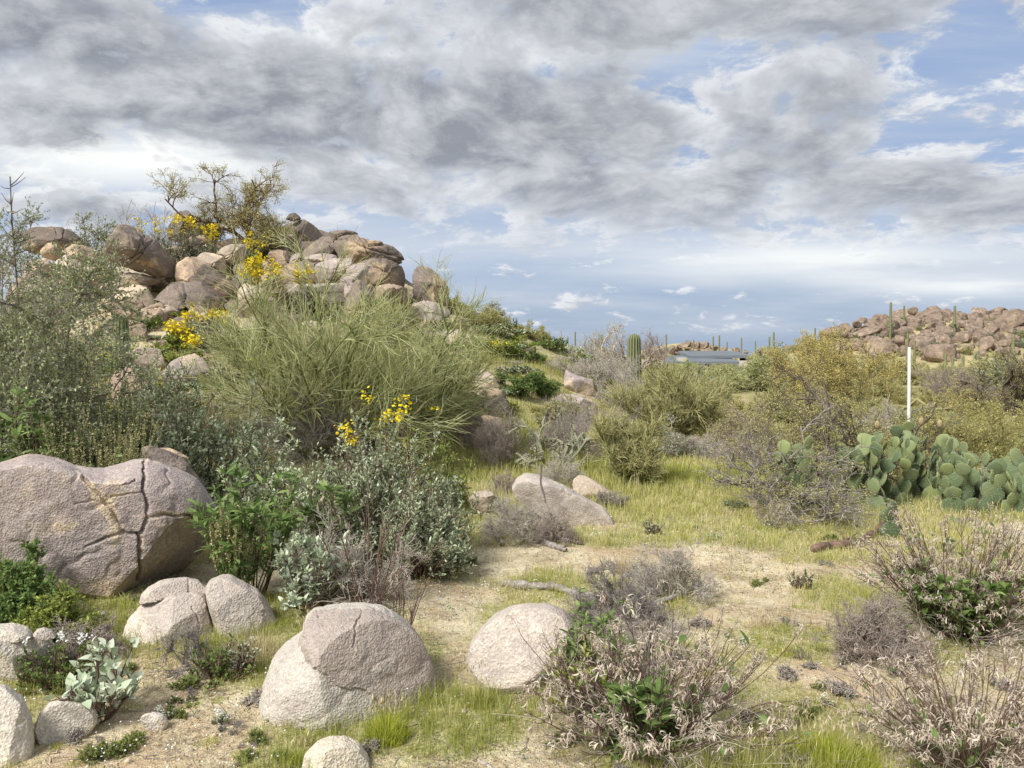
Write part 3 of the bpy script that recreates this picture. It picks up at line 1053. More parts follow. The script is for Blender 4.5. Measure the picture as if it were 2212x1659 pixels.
rock('mauve boulder at the foot of the middle slope', [(985, 905), (1010, 885), (1040, 905), (1055, 960), (1030, 985), (990, 965)], None, 'rock_brown', .8, 89, 5, .06, 4)
rock('pink boulder between reddish stems on the middle slope', [(1030, 905), (1050, 896), (1085, 905), (1095, 940), (1050, 950)], None, 'rock_tan', .8, 97, 4, .06, 3)
rock('purple grey boulder among bare twigs in the middle distance', [(1225, 800), (1250, 812), (1280, 820), (1284, 850), (1240, 860), (1215, 835)], None, 'rock_mauve', .8, 101, 5, .06, 4)
rock('cream boulder below the purple grey boulder', [(1190, 870), (1215, 852), (1255, 856), (1285, 872), (1290, 900), (1220, 905)], None, 'rock_mauve', .8, 103, 5, .07, 4)
rock('broad mauve dome of rock behind the bare twigs', [(1140, 790), (1150, 768), (1180, 760), (1215, 775), (1235, 805), (1200, 830), (1150, 820)], 20.0, 'rock_mauve', .8, 107, 5, .04, 3)
rock('tan boulder in the twigs right of the middle slope', [(1275, 905), (1300, 890), (1345, 900), (1350, 925), (1300, 935)], None, 'rock_brown', .8, 109, 4, .07, 3)
rock('small pale stone in the meadow by the round green shrub', [(1395, 955), (1415, 948), (1435, 965), (1420, 975), (1395, 972)], 11.5, 'rock_white', .8, 113, 4, .07, name='stone', cat='stone')
rock('ochre stone on the slope above the cream boulder', z3((130, 640), (190, 620), (260, 650), (275, 690), (150, 690)), None, 'rock_tan', .8, 115, 4, .06)

# the outcrop on the hill
OUT = [
 ('broad dome rock at the left end of the outcrop', z1((180, 700), (220, 640), (330, 600), (450, 585), (560, 600), (640, 660), (690, 760), (560, 800), (300, 800)), 18.0, 'rock_brown', .05),
 ('small rounded rock under the left dome rock', z1((330, 790), (380, 730), (450, 720), (500, 770), (510, 830), (430, 860), (350, 840)), 17.0, 'rock_tan', .3),
 ('tan wedge rock between the dome and the leaning boulder', z1((515, 800), (580, 750), (700, 740), (790, 745), (825, 850), (780, 900), (690, 900), (600, 850)), 16.8, 'rock_tan', .45),
 ('rounded grey block left of the dark cave', z1((700, 930), (740, 870), (840, 855), (910, 880), (940, 960), (900, 1030), (780, 1050), (720, 1010)), 15.6, 'rock_brown', .3),
 ('cream rock with a slanting black crack', z1((420, 930), (480, 830), (560, 810), (640, 870), (710, 960), (730, 1050), (650, 1080), (500, 1030)), 15.8, 'rock_cream', .5),
 ('pale rock at the far left under the thorny shrub', z1((200, 920), (260, 870), (350, 845), (440, 870), (430, 960), (340, 1010), (240, 990)), 15.6, 'rock_cream', .5),
 ('pointed boulder jutting over the dark cave', z1((840, 800), (860, 750), (910, 680), (945, 620), (985, 583), (1040, 578), (1110, 592), (1180, 640), (1250, 700), (1320, 770), (1385, 840), (1410, 900), (1420, 985), (1350, 970), (1260, 970), (1170, 945), (1090, 925), (1000, 890), (900, 855)), 15.4, 'rock_brown', -.02),
 ('pale ledge slab under the pointed boulder', z1((945, 1030), (970, 985), (1060, 965), (1160, 975), (1260, 1010), (1290, 1045), (1200, 1065), (1100, 1060), (1010, 1050)), 15.6, 'rock_cream', .4),
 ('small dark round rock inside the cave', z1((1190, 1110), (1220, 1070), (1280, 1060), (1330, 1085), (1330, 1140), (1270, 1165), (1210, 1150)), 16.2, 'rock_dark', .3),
 ('tall cream slab left of the diagonal crack', z1((935, 1090), (1000, 1055), (1090, 1060), (1180, 1120), (1245, 1215), (1245, 1280), (1180, 1370), (1115, 1445), (1075, 1400), (1060, 1330), (980, 1250)), 15.2, 'rock_cream', .55),
 ('long cream boulder right of the diagonal crack', z1((1105, 1465), (1150, 1390), (1230, 1295), (1330, 1250), (1440, 1235), (1530, 1245), (1570, 1300), (1520, 1390), (1400, 1470), (1280, 1520), (1150, 1520)), 14.6, 'rock_cream', .5),
 ('upright tan rock right of the cave', z1((1425, 980), (1440, 880), (1500, 850), (1580, 835), (1660, 890), (1730, 1000), (1735, 1050), (1640, 1080), (1500, 1100), (1440, 1080)), 15.8, 'rock_tan', .4),
 ('dark brown slab rock below the cave', z1((1260, 1210), (1340, 1150), (1420, 1090), (1540, 1050), (1680, 1035), (1800, 1050), (1830, 1150), (1780, 1240), (1680, 1290), (1560, 1260), (1430, 1230), (1320, 1290)), 15.1, 'rock_brown', .15),
 ('broken pale rock above the dark brown slab', z1((1600, 850), (1660, 795), (1730, 810), (1800, 850), (1830, 930), (1810, 990), (1730, 985), (1660, 930)), 15.9, 'rock_cream', .5),
 ('cream rock with a flat top beside the yellow flowers', z1((1760, 830), (1820, 770), (1890, 732), (1960, 745), (1995, 820), (1980, 880), (1880, 870), (1800, 860)), 16.2, 'rock_cream', .45),
 ('rounded purple brown rock behind the cream flat top', z1((1450, 800), (1480, 710), (1560, 672), (1640, 700), (1665, 780), (1620, 850), (1500, 870)), 17.2, 'rock_brown', .1),
 ('dark pointed rock on the ridge line', z1((1360, 640), (1400, 540), (1440, 480), (1490, 453), (1530, 475), (1565, 520), (1600, 620), (1590, 690), (1480, 700), (1390, 700)), 18.6, 'rock_dark', .1),
 ('lower dark knob beside the dark pointed rock', z1((1570, 660), (1600, 610), (1650, 640), (1670, 680), (1610, 700)), 18.4, 'rock_dark', .1),
 ('big sloping summit rock on the right ridge', z2((230, 660), (300, 580), (390, 530), (470, 525), (520, 540), (590, 580), (650, 640), (690, 670), (640, 720), (540, 760), (400, 770), (280, 730)), 18.2, 'rock_brown', .15),
 ('dark knob on the very top of the summit rock', z2((385, 530), (410, 490), (450, 476), (490, 490), (500, 530), (440, 545)), 18.3, 'rock_dark', .1),
 ('layered slab rock stepping down from the summit', z2((500, 790), (560, 730), (640, 680), (710, 665), (780, 700), (850, 745), (920, 840), (940, 870), (860, 850), (740, 820), (600, 830)), 17.3, 'rock_brown', .3),
 ('thin slab rock balanced on the right shoulder', z2((735, 650), (745, 625), (800, 617), (880, 628), (955, 645), (958, 665), (900, 680), (830, 685), (770, 695)), 17.0, 'rock_brown', .15),
 ('massive overhanging boulder on the right shoulder', z2((745, 695), (830, 690), (900, 665), (970, 660), (1050, 675), (1110, 695), (1180, 710), (1250, 740), (1290, 780), (1325, 845), (1290, 870), (1275, 900), (1190, 870), (1100, 845), (980, 860), (930, 810), (880, 740)), 16.6, 'rock_brown', .2),
 ('smooth brown boulder under the overhanging boulder', z2((900, 900), (960, 865), (1060, 850), (1160, 860), (1250, 890), (1310, 950), (1335, 1030), (1320, 1100), (1220, 1110), (1100, 1080), (1000, 1010), (930, 960)), 16.0, 'rock_brown', .2),
 ('grey rounded boulder below the layered slab', z2((620, 960), (660, 880), (760, 840), (860, 850), (930, 890), (920, 970), (820, 1005), (700, 1010)), 16.0, 'rock_mauve', .05),
 ('low grey rock between slab and yellow flowers', z2((540, 840), (600, 805), (720, 805), (790, 840), (720, 880), (600, 880)), 16.5, 'rock_mauve', .1),
 ('sharp upright fin of rock at the right end', z2((1420, 930), (1435, 905), (1490, 945), (1560, 1005), (1620, 1080), (1670, 1150), (1695, 1210), (1690, 1255), (1600, 1235), (1500, 1205), (1425, 1195), (1415, 1050)), 16.4, 'rock_brown', .05),
 ('rounded mauve boulder under the upright fin', z2((1380, 1260), (1420, 1205), (1520, 1190), (1630, 1215), (1705, 1270), (1700, 1350), (1640, 1420), (1500, 1400), (1400, 1340)), 15.8, 'rock_mauve', .25),
 ('small tan rock right of the mauve boulder', z2((1690, 1360), (1720, 1310), (1790, 1305), (1850, 1350), (1860, 1410), (1760, 1430)), 16.6, 'rock_tan', .3),
 ('low grey boulder at the right foot of the outcrop', z2((1630, 1480), (1670, 1425), (1760, 1430), (1830, 1470), (1830, 1530), (1700, 1540)), 15.6, 'rock_mauve', .2),
 ('dark slot rock beside the upright fin', z2((1290, 1230), (1340, 1130), (1410, 1100), (1430, 1190), (1390, 1250)), 16.2, 'rock_dark', .3),
 ('large brown block with a vertical dark cleft', z2((810, 1400), (830, 1250), (880, 1110), (930, 1040), (1000, 1030), (1060, 1090), (1070, 1180), (1040, 1300), (1000, 1400), (900, 1430)), 15.0, 'rock_brown', .4),
 ('long pale boulder behind the big green shrub', z2((290, 1140), (350, 1080), (480, 1050), (600, 1060), (720, 1040), (830, 1050), (880, 1110), (830, 1180), (650, 1200), (400, 1190)), 15.4, 'rock_white', .5),
 ('white boulder half hidden by green twigs', z2((480, 1480), (510, 1390), (560, 1350), (630, 1370), (630, 1470), (560, 1520)), None, 'rock_white', .5),
 ('cream boulder left of the half hidden white boulder', z2((0, 1130), (60, 1060), (160, 1090), (250, 1180), (320, 1280), (260, 1360), (100, 1330), (10, 1250)), 14.6, 'rock_cream', .5),
 ('pale stone low behind the green shrub', z2((690, 1640), (740, 1580), (830, 1570), (850, 1620), (770, 1660)), None, 'rock_white', .5),
 ('brown boulder right of the vertical cleft', z2((1090, 1230), (1120, 1090), (1230, 1060), (1330, 1090), (1370, 1180), (1310, 1280), (1180, 1300)), 15.4, 'rock_tan', .25),
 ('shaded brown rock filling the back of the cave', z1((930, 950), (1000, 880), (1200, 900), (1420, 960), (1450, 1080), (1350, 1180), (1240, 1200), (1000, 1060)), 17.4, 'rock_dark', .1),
 ('weathered rock behind the upper yellow bush', z2((-60, 860), (0, 760), (60, 790), (60, 880), (10, 920)), 16.8, 'rock_tan', .4),
]
for i, (lab, pts, d, mat, fr) in enumerate(OUT):
    rock(lab, pts, d, mat, 1.15, 200 + 7 * i, 6, .055, 9, fr, .6, .52, seat=False, nick=12, joints=(2, 1, 3, 2)[i % 4], grow_=1.09, group='boulders of the rocky outcrop on the left hill',
         cracks=[(z1((860, 800), (960, 850), (1010, 880), (1020, 930)), .03, .12), (z1((1130, 900), (1160, 880), (1290, 930)), .025, .06)] if i == 6 else
                ([(z2((1060, 750), (1130, 740), (1200, 725), (1280, 770)), .03, .10), (z2((800, 700), (880, 760), (930, 750)), .025, .08)] if i == 22 else
                 ([(z1((440, 960), (480, 920), (540, 880)), .03, .1)] if i == 4 else ())))

rock('dark bedrock mass forming the core behind the outcrop boulders', [(75, 580), (125, 545), (240, 540), (330, 545), (400, 530), (470, 540), (560, 520), (620, 495), (680, 530), (770, 540), (850, 580), (910, 640), (965, 690), (985, 740), (900, 770), (600, 780), (300, 740), (90, 660)],
     18.6, 'rock_brown', .3, 991, 7, .10, 3, .2, .4, .6, seat=False, nick=14)

# angular blocks packed over the whole face of the outcrop
def block_shape(seed, mat):
    rng = np.random.default_rng(seed)
    S, F = ico(6)
    V = np.sign(S) * np.abs(S) ** .6 * np.array([1.15, .9, rng.uniform(.6, .8)])
    for _ in range(13):
        n = norm(rng.normal(size=3) * [1, 1, .7])
        s = V @ n
        V = V - np.clip(s - np.quantile(s, rng.uniform(.78, .95)), 0, None)[:, None] * n * .96
    V = V + norm(V) * (.07 * fbm(V * 1.9 + seed, 5, seed) - .05 * np.clip(1 - np.abs(fbm(V * 1.6 + seed, 3, seed + 9)) - .8, 0, 1) * 4)[:, None]
    for _ in range(2):
        V = joint(V, rng, 1.0, seed)
    mb = MB()
    mb.add(V, F, np.clip(.2 + .55 * fbm(V * 1.1 + 5 * seed, 4, seed) - .4 * np.clip(norm(V)[:, 2], -1, .0), 0, 1))
    return mb.mesh('boulder', M[mat])


BLOCK = [block_shape(600 + i, m) for i, m in enumerate(['rock_brown', 'rock_tan', 'rock_brown', 'rock_brown', 'rock_cream', 'rock_mauve', 'rock_brown', 'rock_tan'])]
RIDGE = np.array([(40, 560), (75, 505), (100, 492), (180, 505), (235, 520), (290, 500), (350, 560), (395, 500), (430, 480), (480, 520), (560, 500), (640, 490), (700, 530), (770, 530), (860, 575), (910, 620), (960, 670), (1000, 720), (1030, 760)], float)
FG = np.random.default_rng(12)
n = 0
while n < 110:
    u, d = FG.uniform(45, 1020), FG.uniform(13.7, 18.9)
    g = ground_at(u, d)
    v = HZ - (g[2] - 1.6) / d * FPX
    if v > 745 or (u < 230 and d < 15): continue
    s = min(.8, .42 * math.exp(FG.normal(0, .38)))
    if d < 15.8: s = min(s, .36)
    if 225 < u < 640 and 530 < v < 735 and FG.uniform() < .35: continue
    top = HZ - (g[2] + s * .95 - 1.6) / d * FPX
    if top < np.interp(u, RIDGE[:, 0], RIDGE[:, 1]) + 6: continue
    if 320 < u < 400 and 590 < v < 670 and d < 16: continue
    o = bpy.data.objects.new('boulder', BLOCK[FG.integers(8)])
    COL.objects.link(o)
    o.location = g + [0, 0, s * FG.uniform(-.1, .2)]
    o.rotation_euler = (FG.normal(0, .35), FG.normal(0, .35), FG.uniform(0, 6.28))
    o.scale = (s * FG.uniform(.9, 1.3), s * FG.uniform(.9, 1.2), s * FG.uniform(.8, 1.15))
    tag(o, 'weathered angular block filling the gaps between the larger rocks of the outcrop', 'boulder', 'filler blocks of the rocky outcrop')
    n += 1

# ------------------------------------------------------------------ far hills: every boulder a copy of one of nine shapes
def far_shape(seed):
    rng = np.random.default_rng(seed)
    S, F = ico(4)
    V = np.sign(S) * np.abs(S) ** .72
    V = V * np.array([1, .85, rng.uniform(.6, .85)])
    for _ in range(8):
        n = norm(rng.normal(size=3) * [1, 1, .6])
        s = V @ n
        V = V - np.clip(s - np.quantile(s, rng.uniform(.75, .94)), 0, None)[:, None] * n
    V = V + norm(V) * (.10 * fbm(V * 1.7 + seed, 4, seed))[:, None]
    mb = MB()
    mb.add(V, F, np.clip(.3 + .5 * fbm(V * .9 + 5 * seed, 3, seed) - .25 * norm(V)[:, 2], 0, 1))
    return mb.mesh('boulder', M['rock_far'])


FARROCK = [far_shape(300 + i) for i in range(9)]
FR = np.random.default_rng(77)


def far_rock(x, y, z, s, label, group):
    o = bpy.data.objects.new('boulder', FARROCK[FR.integers(9)])
    COL.objects.link(o)
    o.location = (x, y, z)
    o.rotation_euler = (FR.normal(0, .25), FR.normal(0, .25), FR.uniform(0, 6.28))
    o.scale = (s * FR.uniform(.85, 1.3), s * FR.uniform(.85, 1.25), s * FR.uniform(.75, 1.15))
    tag(o, label, 'boulder', group)


G1 = 'boulders heaped on the far right hill'
L1 = 'reddish brown boulder among those heaped on the far right hill'
ridge = [(1795, 718, 26), (1812, 708, 24), (1826, 697, 30), (1848, 692, 26), (1866, 685, 22), (1885, 690, 34), (1905, 681, 30), (1925, 684, 26), (1945, 676, 30), (1955, 672, 22), (1971, 664, 24), (1992, 672, 26),
         (2003, 664, 34), (2024, 676, 26), (2046, 672, 40), (2066, 674, 30), (2090, 688, 30), (2112, 692, 26), (2130, 690, 26), (2150, 684, 44), (2176, 688, 30), (2196, 692, 26), (2210, 697, 30), (1840, 712, 30), (1880, 705, 36),
         (1915, 703, 34), (1960, 693, 34), (1985, 688, 30), (2030, 692, 34), (2065, 694, 30), (1935, 700, 30)]
for u, v, w in ridge:
    d = FR.uniform(121, 127)
    s = w / FPX * d / 2
    p = point(u, v, d)
    far_rock(p[0], p[1], p[2] - s * .7, s, L1, G1)
slope = []
while len(slope) < 470:
    u = FR.uniform(1775, 2290); d = FR.uniform(98, 126)
    g = ground_at(u, d)
    if g[2] < 1.0 or FR.uniform() > .35 + .65 * (g[2] / 8) ** .5: continue
    s = min(2.1, .62 * math.exp(FR.normal(0, .5)))
    slope.append((s / d, g[0], g[1], g[2] + s * FR.uniform(.0, .55), s))
slope.sort(reverse=True)
for _, x, y, z, s in slope[:62]:
    far_rock(x, y, z, s, L1, G1)
mb = MB()
for _, x, y, z, s in slope[62:]:
    me = FARROCK[FR.integers(9)]
    V = np.empty(len(me.vertices) * 3, np.float32); me.vertices.foreach_get('co', V)
    at = np.empty(len(me.vertices), np.float32); me.attributes['rnd'].data.foreach_get('value', at)
    a = FR.uniform(0, 6.28); ca, sa = math.cos(a), math.sin(a)
    V = V.reshape(-1, 3) @ np.array([[ca, sa, 0], [-sa, ca, 0], [0, 0, 1]]) * (s * FR.uniform(.85, 1.3, 3))
    mb.add(V + [x, y, z], ico(4)[1], at)
tag(mb.build('boulder_field', M['rock_far']), 'smaller reddish rocks between the boulders of the far right hill', 'boulder field', kind='stuff')
G2 = 'boulders on the small distant rocky knolls'
L2 = 'reddish boulder among those on the small distant rocky knolls'
for u, v, w in [(1150, 727, 18), (1159, 724, 16), (1170, 730, 18), (1186, 731, 20), (1198, 737, 22), (1140, 736, 20), (1128, 742, 20), (1205, 746, 16), (1175, 742, 22), (1155, 744, 20), (1188, 748, 20), (1168, 754, 22), (1145, 756, 20), (1200, 757, 18),
                (1488, 735, 24), (1478, 740, 20), (1502, 740, 20), (1520, 740, 24), (1540, 745, 22), (1465, 748, 20), (1450, 750, 20), (1435, 752, 18), (1420, 755, 20), (1402, 758, 20), (1390, 764, 20), (1485, 752, 24), (1505, 756, 26), (1530, 755, 22), (1460, 762, 22),
                (1560, 750, 20), (1430, 766, 22), (1410, 770, 20), (1440, 775, 20), (1475, 768, 24), (1590, 752, 16), (1655, 752, 20), (1670, 750, 22), (1700, 748, 24), (1720, 746, 20), (1685, 758, 22), (1640, 758, 16), (1250, 762, 14), (1610, 757, 14)]:
    d = FR.uniform(140, 146)
    s = w / FPX * d / 2
    p = point(u, v, d)
    far_rock(p[0], p[1], p[2] - s * .6, s, L2, G2)

# ------------------------------------------------------------------ saguaros
def ribbed(mb, P, R, ribs, sub=3, amp=.1):
    """ribbed column along the polyline P (k,3) with radii R"""
    s = ribs * sub * 2
    a = np.arange(s) * 2 * np.pi / s
    w = np.cos(a * ribs)
    k = len(P)
    V, F = tubes(P[None], np.asarray(R)[None], s)
    V = V.reshape(k, s, 3)
    V = P[:, None] + (V - P[:, None]) * (1 + amp * w)[None, :, None]
    rnd = np.broadcast_to(np.clip(.5 + .5 * w, 0, 1) ** 2, (k, s))
    mb.add(V.reshape(-1, 3), F, rnd.ravel())


def col_path(z0, z1, r, k=10, bulge=.05):
    t = np.linspace(0, 1, k)
    P = np.stack([0 * t, 0 * t, z0 + (z1 - z0 - r * .9) * t], 1)
    R = r * (0.86 + .14 * np.sin(np.pi * np.clip(t * 1.1, 0, 1)))
    for a in np.linspace(.35, 1.5, 5):
        P = np.vstack([P, [0, 0, z1 - r * .9 + r * .9 * math.sin(a)]])
        R = np.append(R, r * .86 * max(math.cos(a), .03))
    return P, R


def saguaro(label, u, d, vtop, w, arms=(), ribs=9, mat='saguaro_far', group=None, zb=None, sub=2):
    g = ground_at(u, d)
    if zb is not None: g[2] = zb
    r = w / FPX * d / 2
    top = point(u, vtop, d)[2] - g[2]
    t = thing('saguaro_cactus', label, 'saguaro cactus', g, group)
    mb = MB()
    P, R = col_path(-.1, top, r)
    ribbed(mb, P, R, ribs, sub)
    mb.build('trunk', M[mat], t)
    for zf, az, out, hf in arms:
        a = MB()
        z0 = top * zf; ra = r * .8
        ca, sa = math.cos(az), math.sin(az)
        ph = np.linspace(0, math.pi / 2, 5)
        o = out * r
        P = [np.array([0, 0, z0])] + [np.array([ca, sa, 0]) * (r * .5 + (o - r * .5) * math.sin(q)) + np.array([0, 0, z0 + (o - r * .5) * .7 * (1 - math.cos(q))]) for q in ph]
        zt = top * hf
        for q in np.linspace(.25, 1, 4):
            P.append(np.array([ca * o, sa * o, P[-1][2] + (zt - P[-1][2]) * q]))
        P.append(np.array([ca * o, sa * o, zt + ra * .6]))
        P = np.array(P)
        R = np.full(len(P), ra); R[0] = ra * .7; R[-2] = ra * .8; R[-1] = ra * .1
        ribbed(a, P, R, max(5, ribs - 2), sub)
        a.build('arm', M[mat], t)
    return t


saguaro('stout ribbed saguaro column without arms standing in the middle scrub', 1369, 17.0, 721, 30, (), 13, 'saguaro', sub=3)
saguaro('small young saguaro half hidden by the thorny shrub below the outcrop', 266, 12.3, 680, 30, (), 12, 'saguaro', sub=2)
pi = math.pi
SAG = [
 (1920, 115, 652, 4.0, [(.3, .2, 3.2, .8), (.35, 2.9, 3.0, .72), (.4, 5.0, 2.5, .6)], 'tall saguaro with upraised arms on the skyline left of the far right hilltop'),
 (1949, 119, 660, 3.5, [(.4, .4, 2.6, .9), (.45, 3.0, 2.6, .7)], 'saguaro with short arms just left of the far hilltop boulders'),
 (2058, 112, 660, 4.2, [(.25, .3, 3, .6), (.3, 3.0, 2.8, .66), (.35, 4.3, 2.6, .5)], 'tallest saguaro standing in front of the far right hill crest'),
 (2128, 122, 676, 3.0, [], 'thin armless saguaro on the right crest of the far hill'),
 (1958, 106, 720, 4.0, [], 'armless saguaro on the hill flank behind the white post top'),
 (1973, 104, 735, 3.8, [], 'second armless saguaro on the hill flank right of the white post'),
 (2040, 92, 763, 5, [(.3, .2, 2.4, .8)], 'pale saguaro left of the row at the far hill foot'),
 (2056, 91, 770, 4.6, [(.4, 3.0, 2.2, .75)], 'pale saguaro in the row at the far hill foot, second from its left end'),
 (2078, 92, 768, 4.6, [], 'armless pale saguaro in the middle of the row at the far hill foot'),
 (2108, 90, 758, 5.2, [(.3, .1, 2.4, .85), (.35, 3.1, 2.4, .7)], 'largest pale saguaro ending the row at the far hill foot'),
 (2185, 96, 724, 5.5, [(.35, .3, 2.6, .8), (.4, 2.8, 2.6, .8), (.5, 4.4, 2.2, .7)], 'bushy many armed saguaro at the right edge of the far hill'),
 (1811, 118, 714, 3.2, [(.4, 3.0, 2.4, .8), (.5, .2, 2.4, .75)], 'many armed saguaro at the left end of the far right hill'),
 (1758, 105, 708, 3.2, [(.45, .1, 2.8, .7), (.4, 3.1, 2.8, .72), (.5, 1.5, 2.2, .7), (.45, 4.5, 2.2, .6)], 'candelabra saguaro above the orange leaved tree'),
 (1669, 110, 717, 3.4, [(.35, .1, 3.4, .85), (.35, 3.1, 3.2, .8), (.4, 3.6, 2.2, .75)], 'candelabra saguaro on the skyline between house and far right hill'),
 (1660, 111, 727, 3.0, [], 'slender saguaro touching the left arm of the skyline candelabra'),
 (1552, 128, 724, 3.0, [(.35, 3.1, 3, .75), (.4, .1, 2.6, .65)], 'saguaro with two arms right of the distant red knoll'),
 (1539, 129, 726, 2.6, [(.4, 3.0, 2.6, .6)], 'one armed saguaro right of the distant red knoll'),
 (1569, 130, 738, 2.2, [], 'little saguaro stub right of the two armed one behind the house'),
 (1600, 128, 729, 2.4, [(.4, 3.0, 2, .5)], 'single saguaro on the skyline above the house roof'),
 (1630, 128, 736, 2.2, [], 'short saguaro on the skyline at the right end of the house roof'),
 (1497, 130, 734, 2.4, [], 'small saguaro peeping over the top of the distant red knoll'),
 (1438, 126, 722, 2.9, [(.35, 3.0, 2.2, .5)], 'saguaro with one low arm left of the distant red knoll'),
 (1394, 60, 738, 3.6, [], 'slim saguaro just right of the stout ribbed column'),
 (1340, 60, 745, 3.4, [], 'slim saguaro just left of the stout ribbed column'),
 (1298, 45, 722, 4.4, [(.45, .1, 2.2, .75), (.4, 3.1, 2.4, .7)], 'saguaro with two arms in the middle of the bare twig skyline'),
 (1276, 46, 738, 4.2, [], 'armless saguaro left of the two armed one in the twig skyline'),
 (1263, 47, 740, 4.2, [], 'armless saguaro ending the twig skyline group on its left'),
 (1242, 110, 716, 2.8, [(.4, 3.1, 2.2, .6)], 'lone tall saguaro on the low skyline between knoll and twigs'),
 (1226, 112, 727, 2.6, [], 'armless saguaro beside the lone tall one on the low skyline'),
 (1185, 128, 720, 2.4, [], 'thin saguaro on top of the small left knoll'),
 (1158, 130, 722, 2.0, [], 'tiny saguaro at the peak of the small left knoll'),
 (1108, 120, 731, 2.0, [], 'tiny saguaro on the slope left of the small knoll'),
]
for u, d, v, w, arms, lab in SAG:
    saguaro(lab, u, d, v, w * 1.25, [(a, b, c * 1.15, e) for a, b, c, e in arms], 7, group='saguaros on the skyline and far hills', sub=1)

# ------------------------------------------------------------------ house and post
def boxm(mb, x0, x1, y0, y1, z0, z1, r=.5):
    V = [(x, y, z) for z in (z0, z1) for x, y in ((x0, y0), (x1, y0), (x1, y1), (x0, y1))]
    mb.add(V, [[3, 2, 1, 0], [4, 5, 6, 7], [0, 1, 5, 4], [1, 2, 6, 5], [2, 3, 7, 6], [3, 0, 4, 7]], r)


def slab(mb, pts, t):
    n = len(pts)
    A = np.array(pts, float); B = A - np.array([0, 0, t])
    mb.add(np.vstack([A, B]), [[0, 1, 2, 3], [7, 6, 5, 4]] + [[i, i + 4, (i + 1) % 4 + 4, (i + 1) % 4] for i in range(4)])


def house():
    d = 70.0
    X = lambda u: (u - CX) / FPX * d
    Z = lambda v: 1.6 + (HZ - v) / FPX * d
    o = np.array([X(1530), d, Z(840)])
    t = thing('house', 'low grey roofed house behind the scrub in the middle distance', 'house', o)
    roofm = plain('metal_roof', (.15, .17, .185), .6, .25, .3, .6)
    wallm = plain('stucco', (.50, .47, .41), .9, .1, .25, .8)
    darkm = plain('dark_window', (.03, .032, .035), .2, .5)
    brick = plain('brown_brick', (.19, .115, .085), .9, .1, .6, 3)
    x = lambda u: X(u) - o[0]
    z = lambda v: Z(v) - o[2]
    w = MB()
    boxm(w, x(1462), x(1620), .6, 7.5, -.3, z(779))
    boxm(w, x(1464), x(1478), -.9, .6, -.3, z(772))
    w.build('wall', wallm, t, smooth=False)
    r = MB()
    slab(r, [(x(1428), -1.0, z(781)), (x(1590), -1.0, z(781)), (x(1600), 6.0, z(764)), (x(1470), 6.0, z(768))], .22)
    r.build('roof', roofm, t, smooth=False)
    r = MB()
    slab(r, [(x(1500), 2.0, z(769)), (x(1637), 1.2, z(767)), (x(1639), 9.0, z(756)), (x(1510), 9.0, z(757))], .25)
    r.build('roof', roofm, t, smooth=False)
    for a, b, c, e in ((1434, 1461, 784, 800), (1482, 1540, 784, 797)):
        m = MB()
        boxm(m, x(a), x(b), .45, .58, z(e), z(c))
        f = m.build('window', darkm, t, smooth=False)
    c = MB()
    boxm(c, x(1622), x(1634), 1.5, 3.5, -.3, z(770))
    c.build('chimney', brick, t, smooth=False)


house()


def post():
    d = 11.5
    g = ground_at(1964, d)
    top = point(1964, 750, d)[2] - g[2]
    w = 5.2 / FPX * d
    mb = MB()
    h = w / 2
    c = .006
    ring = [(h - c, h), (h, h - c), (h, -h + c), (h - c, -h), (-h + c, -h), (-h, -h + c), (-h, h - c), (-h + c, h)]
    zs = [-.25, top - .006, top]
    V = [(x * (1 if i < 2 else .92), y * (1 if i < 2 else .92), z) for i, z in enumerate(zs) for x, y in ring]
    F = [[i * 8 + j, i * 8 + (j + 1) % 8, (i + 1) * 8 + (j + 1) % 8, (i + 1) * 8 + j] for i in range(2) for j in range(8)]
    F = [f[::-1] for f in F]
    mb.add(V, F)
    mb.add(V[-8:], [list(range(8))[::-1]])
    m, N = newmat('white_post_paint')
    gco = N.n('ShaderNodeTexCoord').outputs['Object']
    f = N.noise(N.vm('MULTIPLY', gco, (20, 20, 7)), 1.0, 4, .6)
    finish(N, N.mix(N.m('MULTIPLY', N.ss(f, .58, .70), .6), (.80, .79, .76), (.26, .24, .22)), .5, None, None, .4)
    o = mb.build('marker_post', m, None, g, smooth=False)
    o.rotation_euler = (0, math.radians(-.6), .12)
    tag(o, 'plain white square post with dark scuffs standing behind the prickly pear', 'post')


post()

# ------------------------------------------------------------------ plants
def emit(mb, levels, radii, sides, ks=None):
    for P, r, s in zip(levels, radii, sides):
        V, F = tubes(P, taper(P, r), s)
        mb.add(V, F, np.repeat(np.random.default_rng(len(P)).uniform(0, 1, len(P)), P.shape[1] * s))


def b_paloverde(t, g, W, H, n=1.0, bark='green_bark', twig='green_twig', r=.022, yellow=0, tw=1.0, leafy=0, low=.05, vase=.45):
    l0, l1, l2, l3 = skel(g, max(7, int(12 * n ** .4)), W, H, (8, int(8 * n ** .5), int(8 * n ** .5)), (.66, .44, .26), (.62, .62, .55), (.075, .055, .025), .14, low, .05, vase)
    a = MB(); emit(a, [l0, l1], [r, r * .4], [6, 4]); a.build('branches', M[bark], t)
    b = MB(); emit(b, [l2, l3], [.0058 * tw, .0042 * tw], [3, 3])
    if leafy:
        pos, Dd = leafs(g, l3, leafy)
        mini(b, g, pos, Dd, .018 * tw, .008 * tw)
    b.build('crown', M[twig], t)
    if yellow:
        f = MB()
        pos, _ = leafs(g, l3, yellow, .6)
        disc(f, g, pos, .012)
        f.build('blossoms', M['yellow'], t)


